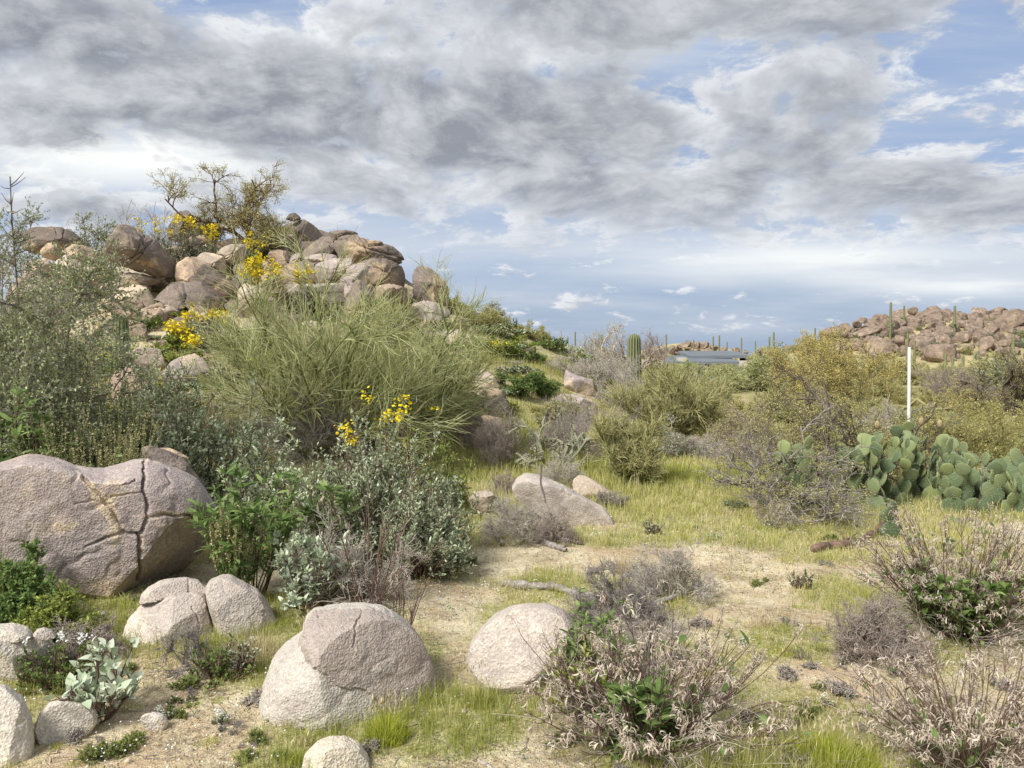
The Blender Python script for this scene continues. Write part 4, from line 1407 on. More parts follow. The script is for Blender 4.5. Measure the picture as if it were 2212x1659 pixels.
def b_acacia(t, g, W, H, n=1.0, leaf_mat='acacia_leaf', bark='dark_wood', nl=20000, ll=.02, r=.016, wood2=None, dense=6, low=.0, vase=.35, ln=(.6, .36, .2), spread=None, n0=14):
    l0, l1, l2, l3 = skel(g, n0, W, H, (7, max(3, int(8 * n)), dense), ln, (.85, .85, .8), (.02, .02, .0), .2, low, .06, vase, None, .07)
    a = MB(); emit(a, [l0, l1], [r, r * .45], [5, 4]); a.build('branches', M[bark], t)
    b = MB(); emit(b, [l2, l3], [.0042, .0026], [3, 3]); b.build('sprays', M[wood2 or bark], t)
    if nl:
        f = MB()
        pos, Dd = leafs(g, l3, int(nl * .75)); mini(f, g, pos, Dd, ll * g.uniform(.6, 1.4, len(pos)), ll * .55)
        pos, Dd = leafs(g, l2, int(nl * .25)); mini(f, g, pos, Dd, ll * g.uniform(.6, 1.4, len(pos)), ll * .55)
        f.build('foliage', M[leaf_mat], t)


def b_brittle(t, g, W, H, ll=.045, nl=3500, leaf_mat='brittle_leaf', flowers=0, stalk=.15, prof='spade', n0=34, fr=.014, topflat=1.25, bark='brown_wood', fmat='yellow', wd=.5):
    """leafy dome: leaves crowd the ends of many stems"""
    l0, l1, l2 = skel(g, n0, W, H, (6, 3), (.42, .24), (.6, .6), (.12, .14), .12, max(.0, math.cos(min(topflat, 1.5)) - .25), .07, .3, None, .03, (.55, .9))
    a = MB(); emit(a, [l0, l1, l2], [.007, .0042, .0028], [4, 3, 3]); a.build('stems', M[bark], t)
    f = MB()
    for P, k in ((l2, .6), (l1, .4)):
        pos, Dd = leafs(g, P, int(nl * k), .15, 1, .8, .45)
        L = ll * g.uniform(.55, 1.3, len(pos))
        leaf(f, g, pos, Dd, L, L * wd, prof, .5, .25)
    f.build('foliage', M[leaf_mat], t)
    if flowers:
        tops = l2[:, -1]
        w = tops[:, 2] + .2 * g.uniform(0, 1, len(tops)) * H
        idx = np.argsort(-w)[:max(flowers, 4)]
        idx = g.choice(idx, flowers)
        D2 = norm(np.array([0, 0, 1.2]) + .45 * g.normal(size=(flowers, 3)))
        st = grow(g, tops[idx], D2, stalk * g.uniform(.6, 1.3, flowers), 4, .05, .12)
        s = MB(); emit(s, [st], [.002], [3]); s.build('flower_stalks', M['lime_leaf'], t) if flowers > 30 else None
        fl = MB()
        m = 6
        pos = np.repeat(st[:, -1], m, 0) + fr * 1.6 * g.normal(size=(flowers * m, 3))
        disc(fl, g, pos, fr * g.uniform(.7, 1.2, len(pos)))
        fl.build('blossoms', M[fmat], t)


def b_twig(t, g, W, H, mat='silver_twig', n=1.0, r=.004, spread=1.25, up=.02, jit=.2, leaves=0, leaf_mat='bluish_leaf', ll=.015, fine=.0022, vase=.25):
    l0, l1, l2, l3 = skel(g, int(24 * n), W, H, (6, 6, 4), (.55, .36, .22), (.6, .7, .7), (up, up, up), jit, .0 if spread > 1 else .35, .07, vase, None, .04)
    a = MB(); emit(a, [l0, l1], [r, r * .6], [4, 3]); a.build('branches', M[mat], t)
    b = MB(); emit(b, [l2, l3], [fine, fine * .75], [3, 3]); b.build('crown', M[mat], t)
    if leaves:
        f = MB(); pos, Dd = leafs(g, l3, leaves); mini(f, g, pos, Dd, ll, ll * .45)
        f.build('foliage', M[leaf_mat], t)


def b_dry(t, g, W, H, stems=55, nl=900, green=160, ll=.055, mat='red_wood', spread=1.1, twigs=1, gl=.06, r=.0035):
    """thin dark stems with curled dead leaves near the ends and fresh leaves at the foot"""
    B, D = fan(g, stems, spread, .09)
    l0 = grow(g, B, D, g.uniform(.65, 1.08, stems), 7, .015, .07)
    l1 = sprout(g, l0, 3, .4, 1, .45, .38, 5, .02, .12)
    l2 = sprout(g, l1, 2, .3, 1, .6, .5, 4, .0, .2)
    l0, l1, l2 = fit([l0, l1, l2], W, H)
    a = MB(); emit(a, [l0, l1], [r, r * .6], [5, 4]); a.build('stems', M[mat], t)
    if twigs:
        b = MB()
        nb = int(stems * .7)
        B2, D2 = fan(g, nb, 1.45, .1, None, .7)
        e0 = grow(g, B2, D2, g.uniform(.35, .62, nb) * max(W, H), 7, .02, .14)
        e1 = sprout(g, e0, 3, .3, 1, .6, .45, 5, 0, .2)
        e0[..., 2] = np.maximum(e0[..., 2], .01); e1[..., 2] = np.maximum(e1[..., 2], .01)
        emit(b, [l2, e0, e1], [r * .38, r * .6, r * .4], [3, 4, 3]); b.build('sprays', M['silver_twig'], t)
    f = MB()
    m = 7
    c = nl // m
    for P, q in ((l1, .55), (l2, .45)):
        idx = g.integers(0, len(P), int(c * q))
        pos, T = along(P, idx, g.uniform(.45, 1, len(idx)))
        pos = np.repeat(pos, m, 0) + .22 * ll * g.normal(size=(len(idx) * m, 3))
        Dd = norm(np.repeat(T, m, 0) * .3 + rvec(g, len(pos)) * .8 + np.array([0, 0, -.45]))
        L = ll * g.uniform(.5, 1.3, len(pos))
        leaf(f, g, pos, Dd, L, L * g.uniform(.07, .15, len(pos)), 'strap', 0, .5, curl=3.0, rnd=np.repeat(g.uniform(0, 1, len(idx)), m) * .6 + .4 * g.uniform(0, 1, len(pos)))
    f.build('dead_leaves', M['dead_leaf'], t)
    if green:
        q = MB()
        pos, Dd = leafs(g, l0, green, .12, .5, .8, .3)
        pos2, Dd2 = leafs(g, l1, green // 4, .1, 1, .7, .3)
        pos = np.concatenate([pos, pos2]); Dd = np.concatenate([Dd, Dd2])
        L = gl * g.uniform(.45, 1.3, len(pos))
        leaf(q, g, pos, Dd, L, L * .42, 'lance', .6, .25)
        q.build('green_leaves', M['broad_leaf'], t)


def b_broad(t, g, W, H, n0=14, nl=320, ll=.12, wd=.26, mat='broad_leaf', top=1):
    """stems with long pointed leaves, a star of leaves at every tip"""
    B, D = fan(g, n0, .75, .16)
    l0 = grow(g, B, D, g.uniform(.6, 1.05, n0), 6, .08, .08)
    l1 = sprout(g, l0, 3, .3, .9, .6, .45, 5, .1, .1)
    l0, l1 = fit([l0, l1], W, H * .92)
    a = MB(); emit(a, [l0, l1], [.006, .004], [5, 4]); a.build('stems', M['brown_wood'], t)
    f = MB()
    for P, k in ((l0, .5), (l1, .5)):
        pos, Dd = leafs(g, P, int(nl * k), .3, 1, .9, .1)
        L = ll * g.uniform(.5, 1.1, len(pos))
        leaf(f, g, pos, Dd, L, L * wd, 'lance', .9, .3)
    if top:
        tips = np.repeat(np.concatenate([l0[:, -1], l1[:, -1]]), 6, 0)
        Dd = norm(rvec(g, len(tips)) * np.array([1, 1, .4]) + np.array([0, 0, .55]))
        L = ll * g.uniform(.6, 1.25, len(tips))
        leaf(f, g, tips, Dd, L, L * wd * .8, 'lance', .7, .3)
    f.build('foliage', M[mat], t)


def b_spike(t, g, W, H, n0=70, nl=500, ll=.06):
    """leafy herb topped by upright spikes of small straw coloured flowers"""
    B, D = fan(g, n0, .95, .2)
    l0 = grow(g, B, D, g.uniform(.7, 1.05, n0), 6, .12, .06)
    l1 = sprout(g, l0, 2, .45, .85, .4, .42, 5, .16, .06)
    l0, l1 = fit([l0, l1], W, H)
    a = MB(); emit(a, [l0, l1], [.0035, .0024], [4, 3]); a.build('stems', M['green_bark'], t)
    f = MB()
    pos, Dd = leafs(g, l0, nl, .15, .75, .9, .2)
    L = ll * g.uniform(.5, 1.2, nl)
    leaf(f, g, pos, Dd, L, L * .4, 'lance', .6, .2)
    f.build('foliage', M['broad_leaf'], t)
    s = MB()
    for P, m in ((l0, 42), (l1, 30)):
        n = len(P) * m
        idx = np.repeat(np.arange(len(P)), m)
        pos, T = along(P, idx, g.uniform(.55, 1, n))
        Dd = norm(rvec(g, n) + T * .4)
        mini(s, g, pos, Dd, .013 * g.uniform(.6, 1.3, n), .010)
    s.build('flower_spikes', M['straw_spike'], t)


def b_mesquite(t, g, W, H, r=.05, bark='dark_wood', nl=9000, leaf_mat='olive_leaf', ll=.02, spread=1.25, n=1.0, n0=7, tw=1.0, low=.0, vase=.35):
    l0, l1, l2, l3 = skel(g, n0, W, H, (7, int(8 * n), int(7 * n)), (.75, .45, .26), (.85, .8, .8), (.03, .02, .0), .24, low, .03, vase, None, .11)
    a = MB(); emit(a, [l0, l1], [r, r * .36], [7, 5]); a.build('trunk', M[bark], t)
    b = MB(); emit(b, [l2, l3], [.006 * tw, .0034 * tw], [4, 3]); b.build('sprays', M[bark], t)
    if nl:
        f = MB()
        idx = g.integers(0, len(l3), nl // 6)
        pos, T = along(l3, idx, g.uniform(.2, 1, len(idx)))
        pos = np.repeat(pos, 6, 0) + ll * .9 * g.normal(size=(len(idx) * 6, 3))
        mini(f, g, pos, norm(rvec(g, len(pos)) + np.array([0, 0, -.2])), ll * g.uniform(.7, 1.5, len(pos)), ll * .45)
        f.build('crown', M[leaf_mat], t)


def b_grass(t, g, W, H, n=500, mat='bright_grass', w=.004, lean=.45, seeds=0):
    mb = MB()
    ph = g.uniform(0, 2 * np.pi, n); rr = np.sqrt(g.uniform(0, 1, n))
    pos = np.stack([rr * np.cos(ph) * W * .42, rr * np.sin(ph) * W * .35, np.zeros(n) - .01], 1)
    blades(mb, g, pos, H * g.uniform(.4, 1.0, n) * (1.1 - .5 * rr), w, lean, az=ph + g.normal(0, .6, n))
    mb.build('blades', M[mat], t)
    if seeds:
        s = MB()
        i = g.integers(0, n, seeds)
        p = pos[i] + np.array([0, 0, 1]) * (H * g.uniform(.75, 1.15, seeds))[:, None]
        mini(s, g, p, norm(np.array([0, 0, 1.0]) + .25 * g.normal(size=(seeds, 3))), .03, .005)
        s.build('seed_sprays', M['straw'], t)


PN = [1000]
HT = {}


def plant(name, label, cat, u, d, vtop, wpx, fn, group=None, seed=None, **kw):
    PN[0] += 1
    g = np.random.default_rng(seed or PN[0])
    p = ground_at(u, d)
    H = point(u, vtop, d)[2] - p[2]
    t = thing(name, label, cat, p - np.array([0, 0, .02]), group)
    HT[t.name] = H
    fn(t, g, wpx / FPX * d, max(H, .05), **kw)
    return t


def again(src, name, label, u, d, vtop, hsrc, rot, group=None, wide=1.0):
    """a copy of an earlier plant, set down at another place"""
    p = ground_at(u, d)
    H = point(u, vtop, d)[2] - p[2]
    s = H / hsrc
    r = dup(src, p - np.array([0, 0, .02]), rot, (s * wide, s * wide, s), label, group)
    return r


# --- left side
plant('thorn_shrub', 'big dark thorny shrub with tiny leaves filling the left edge', 'shrub', 35, 6.6, 525, 640, b_acacia, n=1.3, nl=130000, ll=.028, dense=8, r=.016, n0=18, wood2='grey_wood')
plant('thorn_shrub', 'grey green thorn shrub filling the space right of the big dark one', 'shrub', 185, 7.5, 650, 330, b_acacia, n=1.1, nl=60000, ll=.028, dense=7, r=.014, n0=15, wood2='grey_wood')
plant('thorn_shrub', 'pale lacy thorn shrub rising behind the dark thorny shrub at the left edge', 'shrub', 20, 8.8, 415, 330, b_acacia, n=1.0, nl=60000, ll=.026, bark='mauve_twig', leaf_mat='bluish_leaf', low=.3)
plant('bare_sapling', 'single dark bare stem sticking up above the left thorn shrubs', 'sapling', 62, 6.9, 388, 60, lambda t, g, W, H: (
    lambda l0: (lambda l1: (lambda mb: (emit(mb, [l0, l1], [.013, .005], [6, 4]), mb.build('branches', M['dark_wood'], t)))(MB()))(sprout(g, l0, 26, .62, .98, 1.1, .075, 4, 0, .2)))(
    grow(g, np.zeros((1, 3)), np.array([[-.04, 0, 1.0]]), np.array([H * 1.02]), 14, .06, .03)))
plant('thorn_branches', 'dark arching thorn branches reaching right over the pale boulders', 'shrub', 150, 7.2, 640, 400, b_acacia, n=.45, nl=1500, ll=.018, dense=2, r=.016, spread=1.35)
plant('leafy_weed', 'bright green weed with long pointed leaves at the left edge', 'weed', 20, 5.7, 858, 180, b_broad, nl=360, ll=.13)
plant('flowering_herb', 'green herb covered in straw coloured flower spikes behind the cracked boulder', 'herb', 185, 5.8, 872, 250, b_spike, n0=85)
plant('flowering_herb', 'sparser straw spiked herb just right of the spike covered herb', 'herb', 262, 6.1, 905, 120, b_spike, n0=34, nl=260)
plant('brittlebush', 'grey green leafy brittlebush behind the weathered slab stone', 'bush', 450, 7.6, 822, 340, b_brittle, ll=.045, nl=12000, n0=80, wd=.45)
plant('brittlebush', 'low grey green brittlebush between slab stone and yellow stalked bush', 'bush', 560, 6.6, 960, 220, b_brittle, ll=.045, nl=3200, n0=36)
plant('dry_grass_clump', 'clump of tall straw coloured grass beside the grey peaked boulder', 'grass clump', 480, 10.3, 785, 90, b_grass, n=420, mat='straw', w=.006, lean=.35)
plant('palo_verde', 'large green twigged palo verde shrub in front of the outcrop', 'shrub', 680, 10.2, 535, 540, b_paloverde, n=1.05, r=.04, yellow=60)
plant('palo_verde', 'second green twigged palo verde spreading right of the large one', 'shrub', 870, 11.0, 575, 400, b_paloverde, n=.9, r=.034, yellow=30)
plant('twig_shrub', 'grey dead twigs tangled inside the large palo verde', 'shrub', 665, 9.9, 790, 260, b_twig, n=.9, mat='grey_wood', fine=.0032, jit=.2)
plant('twig_shrub', 'dead grey twigs at the foot of the second palo verde', 'shrub', 840, 10.4, 830, 200, b_twig, n=.8, mat='grey_wood', fine=.0032, jit=.2)
plant('leafy_weed', 'dark green weed with toothed leaves right of the cracked boulder', 'weed', 535, 5.0, 1008, 210, b_broad, nl=620, ll=.10, n0=20)
plant('leafy_weed', 'small weed with a star of bright leaves in front of the yellow stalked bush', 'weed', 700, 5.3, 1035, 90, b_broad, nl=90, ll=.11, n0=5)
plant('flowering_herb', 'straw spiked herb leaning over the right end of the cracked boulder', 'herb', 500, 4.8, 1090, 110, b_spike, n0=30, nl=260)
plant('brittlebush', 'wide grey green brittlebush with yellow flower stalks near the centre', 'bush', 800, 5.9, 945, 440, b_brittle, ll=.033, nl=27000, n0=130, wd=.36, prof='lance', flowers=9, stalk=.14, fr=.011)
plant('brittlebush', 'pale silvery brittlebush at the foot of the weeds left of the bare stems', 'bush', 665, 4.75, 1120, 190, b_brittle, ll=.045, nl=1500, leaf_mat='pale_leaf', n0=18)
plant('brittlebush', 'grey green brittlebush right of the bare branched shrub', 'bush', 905, 5.5, 1050, 240, b_brittle, ll=.033, nl=9500, n0=60, wd=.36, prof='lance')
plant('flowering_herb', 'yellow flowering stalks rising behind the wide brittlebush', 'herb', 865, 6.9, 895, 120, b_brittle, ll=.035, nl=600, n0=24, leaf_mat='lime_leaf', flowers=13, stalk=.16, fr=.015, topflat=.5)
plant('flowering_herb', 'orange yellow flower cluster at the left back of the wide brittlebush', 'herb', 755, 7.2, 930, 60, b_brittle, ll=.03, nl=300, n0=14, leaf_mat='green_leaf', flowers=14, stalk=.08, fr=.014, topflat=.5)
plant('yellow_green_shrub', 'yellow green feathery shrub behind the wide brittlebush', 'shrub', 960, 7.8, 945, 120, b_acacia, n=.6, nl=4000, leaf_mat='lime_leaf', bark='green_bark', ll=.02, spread=.8)
plant('bare_shrub', 'tall bare shrub with reddish branches in front of the wide brittlebush', 'shrub', 795, 4.75, 1000, 330, b_dry, stems=16, nl=14, green=0, mat='brown_wood', spread=.9, r=.0055)
plant('twig_shrub', 'silver twig tangle arching left at the foot of the tall bare shrub', 'shrub', 760, 4.9, 1120, 270, b_twig, n=.8, mat='silver_twig', spread=1.2, jit=.12, fine=.0026, up=-.02)
plant('bare_shrub', 'small fan of reddish bare stems above the two toned boulder', 'shrub', 852, 4.1, 1205, 150, b_dry, stems=16, nl=14, green=0, mat='red_wood', spread=.62, twigs=0, r=.0045)
# --- front left
plant('pale_leaf_bush', 'pale mint bush with broad soft leaves above the white egg shaped stone', 'bush', 205, 3.35, 1392, 215, b_brittle, ll=.05, nl=300, leaf_mat='pale_leaf', n0=13, topflat=.8, wd=.68)
plant('twig_shrub', 'dark grey tangle of twigs left of the pink cracked boulder', 'shrub', 185, 4.0, 1330, 150, b_twig, n=.8, mat='mauve_twig', jit=.28)
plant('twig_shrub', 'thin grey twig clump in front of the pink cracked boulder', 'shrub', 415, 3.9, 1335, 190, b_twig, n=.4, mat='grey_wood', jit=.15)
plant('dry_grass_clump', 'pale dry grass clump in front of the rounded pink boulder', 'grass clump', 545, 3.95, 1305, 150, b_grass, n=420, mat='straw', w=.0026, lean=.7)
plant('green_weed', 'feathery green weed patch under the left end of the cracked boulder', 'weed', 40, 4.5, 1185, 200, b_acacia, n=.5, nl=9000, ll=.028, leaf_mat='broad_leaf', bark='green_bark', spread=1.0)
plant('green_weed', 'lower yellowish weed patch beside the low white boulder', 'weed', 120, 4.2, 1268, 160, b_acacia, n=.3, nl=3600, ll=.022, leaf_mat='lime_leaf', bark='green_bark', spread=1.0)
plant('green_weed', 'low green weed in front of the thin grey twig clump', 'weed', 460, 3.75, 1385, 170, b_brittle, ll=.02, nl=1100, leaf_mat='green_leaf', n0=22)
plant('green_weed', 'bluish little weed right of the dry grass clump', 'weed', 520, 3.8, 1380, 80, b_brittle, ll=.016, nl=900, leaf_mat='brittle_leaf', n0=20, topflat=.6)
plant('green_weed', 'dark undergrowth weed with white flowers below the dark twig tangle', 'weed', 110, 3.7, 1385, 170, b_brittle, ll=.022, nl=1400, leaf_mat='green_leaf', n0=26, flowers=20, fmat='white_petal', fr=.006, stalk=.05)
# --- middle
plant('twig_shrub', 'broad grey dead bush in front of the tilted tan boulder', 'shrub', 1115, 6.6, 1075, 190, b_twig, n=1.2, mat='silver_twig', jit=.16, leaves=500)
plant('twig_shrub', 'right lobe of dead grey twigs leaning over a short log', 'shrub', 1195, 6.5, 1092, 110, b_twig, n=.8, mat='mauve_twig', jit=.16)
plant('palo_verde', 'small round green palo verde standing alone in the meadow', 'shrub', 1358, 9.4, 895, 165, b_paloverde, n=1.1, r=.018, low=.3, leafy=2500, twig='olive_twig')
plant('twig_shrub', 'grey twig bush behind the smaller pale boulder', 'shrub', 1215, 9.2, 985, 130, b_twig, n=1.0, mat='silver_twig', jit=.16, leaves=300)
plant('twig_shrub', 'little grey green bush against the right end of the smaller pale boulder', 'shrub', 1318, 8.1, 1055, 75, b_twig, n=.8, mat='mauve_twig', leaves=1500, ll=.014)
plant('twig_shrub', 'purplish twig bush left of the tilted tan boulder', 'shrub', 1090, 8.7, 1015, 90, b_twig, n=.8, mat='mauve_twig', jit=.16)
plant('twig_shrub', 'reddish brown twiggy bush left of the cholla', 'shrub', 1080, 10.6, 885, 150, b_twig, n=1.1, mat='mauve_twig', spread=.9, up=.06, jit=.1, fine=.0026)
plant('twig_shrub', 'reddish upright twigs right behind the cholla', 'shrub', 1245, 11.2, 900, 150, b_twig, n=1.1, mat='mauve_twig', spread=.8, up=.06, jit=.14, fine=.0026)
plant('twig_shrub', 'grey twig bush in front of the purple grey boulder', 'shrub', 1245, 12.6, 850, 140, b_twig, n=1.0, mat='silver_twig', fine=.003, jit=.16)
plant('twig_shrub', 'tall reddish grey twig bush in front of the tan middle boulder', 'shrub', 1320, 12.3, 865, 130, b_twig, n=.9, mat='mauve_twig', fine=.003, up=.05, spread=.9)
plant('brittlebush', 'grey green bush between cholla and the two middle boulders', 'bush', 1200, 12.0, 880, 110, b_brittle, ll=.04, nl=1800, leaf_mat='bluish_leaf', n0=26)
plant('green_bush', 'deep green bush among the boulders of the middle slope', 'bush', 1140, 14.5, 805, 190, b_acacia, n=.8, nl=16000, ll=.035, leaf_mat='green_leaf', bark='dark_wood')
plant('brittlebush', 'bluish green brittlebush over the brown middle slope boulder', 'bush', 1035, 13.0, 838, 90, b_brittle, ll=.04, nl=1800, leaf_mat='bluish_leaf', n0=26)
plant('brittlebush', 'yellowish brittlebush beside the ochre slope stone', 'bush', 1075, 16.2, 768, 120, b_brittle, ll=.05, nl=2600, leaf_mat='lime_leaf', n0=30, flowers=14, fr=.02)
plant('green_bush', 'dark green round bush right of the ochre slope stone', 'bush', 1110, 15.4, 790, 110, b_brittle, ll=.05, nl=2600, leaf_mat='bluish_leaf', n0=30)
plant('twig_shrub', 'wide grey leafless shrub in front of the mauve dome', 'shrub', 1275, 16.5, 765, 230, b_twig, n=1.6, mat='silver_twig', r=.009, fine=.004, jit=.16)
plant('twig_shrub', 'second grey leafless shrub below the stout saguaro', 'shrub', 1360, 15.5, 800, 190, b_twig, n=1.3, mat='silver_twig', r=.009, fine=.004, jit=.16)
plant('dead_tree', 'bare dark branched tree behind the stout ribbed saguaro', 'tree', 1372, 22, 690, 150, b_mesquite, nl=0, r=.05, n=.7, bark='mauve_twig', spread=.9, tw=1.3)
plant('dead_tree', 'pale bare tree against the sky left of the stout ribbed saguaro', 'tree', 1290, 24, 690, 160, b_mesquite, nl=1200, ll=.04, r=.05, n=.8, bark='silver_twig', spread=.9, tw=1.5)
plant('palo_verde', 'palo verde with thick yellow branches in the right middle distance', 'shrub', 1450, 13.6, 790, 260, b_paloverde, n=1.1, r=.035, bark='yellow_bark', twig='olive_twig', tw=1.3, leafy=8000)
plant('palo_verde', 'soft olive palo verde in front of the distant house', 'shrub', 1575, 20, 778, 230, b_paloverde, n=1.3, r=.03, twig='green_twig', tw=1.7, leafy=12000)
plant('palo_verde', 'olive palo verde filling the gap right of the house', 'shrub', 1480, 26, 788, 150, b_paloverde, n=.9, r=.03, twig='olive_twig', tw=2.0, leafy=7000)
plant('palo_verde', 'broad green palo verde low behind the stout ribbed saguaro', 'shrub', 1250, 27, 752, 210, b_paloverde, n=1.1, r=.03, twig='olive_twig', tw=2.2, leafy=9000)
plant('mesquite_tree', 'orange tinted mesquite tree at the foot of the far right hill', 'tree', 1840, 18, 712, 330, b_mesquite, nl=36000, ll=.035, r=.07, n=1.1, leaf_mat='gold_leaf', bark='yellow_bark', tw=1.5)
plant('mesquite_tree', 'low straw tinted mesquite left of the orange tinted one', 'tree', 1710, 21, 728, 200, b_mesquite, nl=30000, ll=.04, r=.06, n=.9, leaf_mat='gold_leaf', bark='yellow_bark', tw=1.6)
plant('mesquite_tree', 'thin mesquite tree at the right edge below the far hill', 'tree', 2190, 19, 765, 220, b_mesquite, nl=14000, ll=.03, r=.06, n=1.0, leaf_mat='olive_leaf', bark='dark_wood', tw=1.5)
plant('twig_shrub', 'violet grey leafless shrub below the row of pale saguaros', 'shrub', 2065, 22, 795, 180, b_twig, n=1.2, mat='mauve_twig', r=.01, fine=.0055, jit=.16)
plant('mesquite_tree', 'dark branched mesquite tree growing out of the prickly pear', 'tree', 1835, 9.2, 775, 450, b_mesquite, nl=20000, ll=.02, r=.035, n=.85, leaf_mat='olive_leaf', bark='dark_wood', spread=1.3, n0=7, low=.2)
plant('thorn_shrub', 'low leafless mesquite sprawling left of the prickly pear', 'shrub', 1690, 7.9, 880, 450, b_mesquite, nl=9000, ll=.018, r=.022, n=.75, leaf_mat='olive_leaf', bark='grey_wood', spread=1.5, n0=7)
plant('creosote_bush', 'yellow green thicket of small leaves behind the prickly pear', 'shrub', 2100, 10.8, 870, 320, b_acacia, n=1.1, nl=24000, ll=.026, leaf_mat='olive_leaf', bark='yellow_bark', spread=1.1)
plant('creosote_bush', 'yellow green thicket left of the mesquite, in front of the olive palo verde', 'shrub', 1620, 12.5, 872, 260, b_acacia, n=1.0, nl=15000, ll=.024, leaf_mat='olive_leaf', bark='mauve_twig', spread=1.1)
plant('creosote_bush', 'pale green bush at the right edge behind the prickly pear', 'shrub', 2215, 9.6, 960, 150, b_acacia, n=.8, nl=9000, ll=.024, leaf_mat='lime_leaf', bark='brown_wood')
plant('green_bush', 'grey green shrub under the thick yellow branches', 'bush', 1430, 12.2, 905, 190, b_acacia, n=.7, nl=8000, ll=.028, leaf_mat='bluish_leaf', bark='mauve_twig')
plant('twig_shrub', 'grey twig bush at the back edge of the meadow', 'shrub', 1500, 12.0, 940, 130, b_twig, n=1.0, mat='silver_twig', fine=.003)
plant('twig_shrub', 'grey twig bush at the back of the meadow nearer the prickly pear', 'shrub', 1600, 11.6, 945, 130, b_twig, n=1.0, mat='mauve_twig', fine=.003, leaves=600, leaf_mat='olive_leaf')
plant('white_seed_shrub', 'small upright shrub with whitish dry leaves in the clearing', 'shrub', 1672, 7.2, 1078, 85, b_dry, stems=26, nl=420, green=20, ll=.03, spread=.7, twigs=0, gl=.03, mat='mauve_twig')
plant('twig_shrub', 'pale grey twig bush at the left foot of the prickly pear', 'shrub', 1790, 7.9, 1060, 110, b_twig, n=.9, mat='silver_twig', leaves=300)
# --- front right
plant('dried_shrub', 'dried shrub of curled tan leaves in the front centre', 'shrub', 1405, 3.15, 1300, 560, b_dry, stems=110, nl=5200, green=330, ll=.036, spread=1.2, gl=.06)
plant('dried_shrub', 'dried dark stemmed shrub below the prickly pear at the right', 'shrub', 2085, 4.3, 1085, 430, b_dry, stems=130, nl=5000, green=420, ll=.034, spread=1.05, gl=.06)
plant('dried_shrub', 'dried shrub of curled leaves in the lower right corner', 'shrub', 2110, 2.95, 1370, 520, b_dry, stems=105, nl=5000, green=120, ll=.032, spread=1.15, gl=.05, mat='brown_wood')
plant('green_bush', 'dark green leafy undergrowth at the foot of the right dried shrub', 'bush', 2095, 4.25, 1225, 200, b_broad, nl=560, ll=.07, n0=22, wd=.45, mat='green_leaf')
plant('green_bush', 'small light green sprig between egg shaped boulder and dried shrub', 'bush', 1285, 3.6, 1290, 120, b_broad, nl=260, ll=.045, n0=14, wd=.4)
plant('green_bush', 'pale green fine leaved sprig on the left side of the front dried shrub', 'bush', 1265, 3.35, 1400, 160, b_broad, nl=300, ll=.035, n0=16, wd=.4, mat='lime_leaf')
plant('green_bush', 'bright green leaf tuft in the heart of the front dried shrub', 'bush', 1400, 3.05, 1465, 110, b_broad, nl=60, ll=.085, n0=6, wd=.4)
plant('twig_shrub', 'violet grey dome of bare twigs left of the right dried shrub', 'shrub', 1905, 3.95, 1290, 220, b_twig, n=1.5, mat='mauve_twig', jit=.2)
plant('twig_shrub', 'heap of brown grey dead twigs between the two log ends', 'shrub', 1335, 4.4, 1215, 210, b_twig, n=1.3, mat='grey_wood', jit=.3, spread=1.4)
plant('twig_shrub', 'bare pale twigs standing behind the front dried shrub', 'shrub', 1375, 3.85, 1290, 190, b_twig, n=.5, mat='silver_twig', jit=.16, fine=.0022)
plant('twig_shrub', 'thin grey grassy bush right of the brown twig heap', 'shrub', 1450, 5.0, 1165, 190, b_twig, n=.9, mat='silver_twig', jit=.14, leaves=1200, ll=.012)
plant('dry_grass_clump', 'small dark tussock of dry grass in the middle clearing', 'grass clump', 1345, 5.6, 1160, 50, b_grass, n=260, mat='dry_grass', w=.003)
plant('green_weed', 'flat bluish weed in the sandy clearing near the meadow', 'weed', 1410, 6.9, 1112, 45, b_brittle, ll=.02, nl=300, leaf_mat='bluish_leaf', n0=14)
plant('green_weed', 'flat bluish weed in the sandy clearing near the right dried shrub', 'weed', 1735, 5.2, 1222, 60, b_brittle, ll=.02, nl=260, leaf_mat='bluish_leaf', n0=14)
GT = 'bright grass clumps in the foreground'
for lab, u, d, v, w, n, mt in [
        ('bright green grass clump against the front of the two toned boulder', 832, 3.18, 1500, 110, 900, 'bright_grass'),
        ('yellow grass clump left of the violet twig dome, farther of a pair', 1655, 4.45, 1318, 90, 700, 'dry_grass'),
        ('yellow green grass clump left of the violet twig dome, nearer of a pair', 1712, 4.05, 1380, 120, 900, 'bright_grass'),
        ('wide lime grass patch at the bottom between the two dried shrubs', 1800, 2.95, 1545, 260, 1800, 'bright_grass'),
        ('lime grass tuft left of the wide lime patch at the bottom', 1650, 2.9, 1600, 150, 700, 'grass'),
        ('tall green grass tuft between dry grass clump and two toned boulder', 655, 4.0, 1325, 70, 420, 'grass'),
        ('yellow grass tuft left of the boulder cut by the bottom edge', 640, 3.0, 1590, 60, 320, 'bright_grass'),
        ('grass tuft right of the egg shaped boulder', 1225, 3.45, 1430, 90, 500, 'grass'),
        ('tall grass tuft before the left side of the egg shaped boulder', 1030, 3.5, 1420, 80, 380, 'grass'),
        ('green grass tuft at the left log end', 1120, 4.5, 1258, 110, 600, 'grass')]:
    plant('grass_clump', lab, 'grass clump', u, d, v, w, b_grass, GT, n=n, mat=mt, w=.0032, seeds=n // 12)
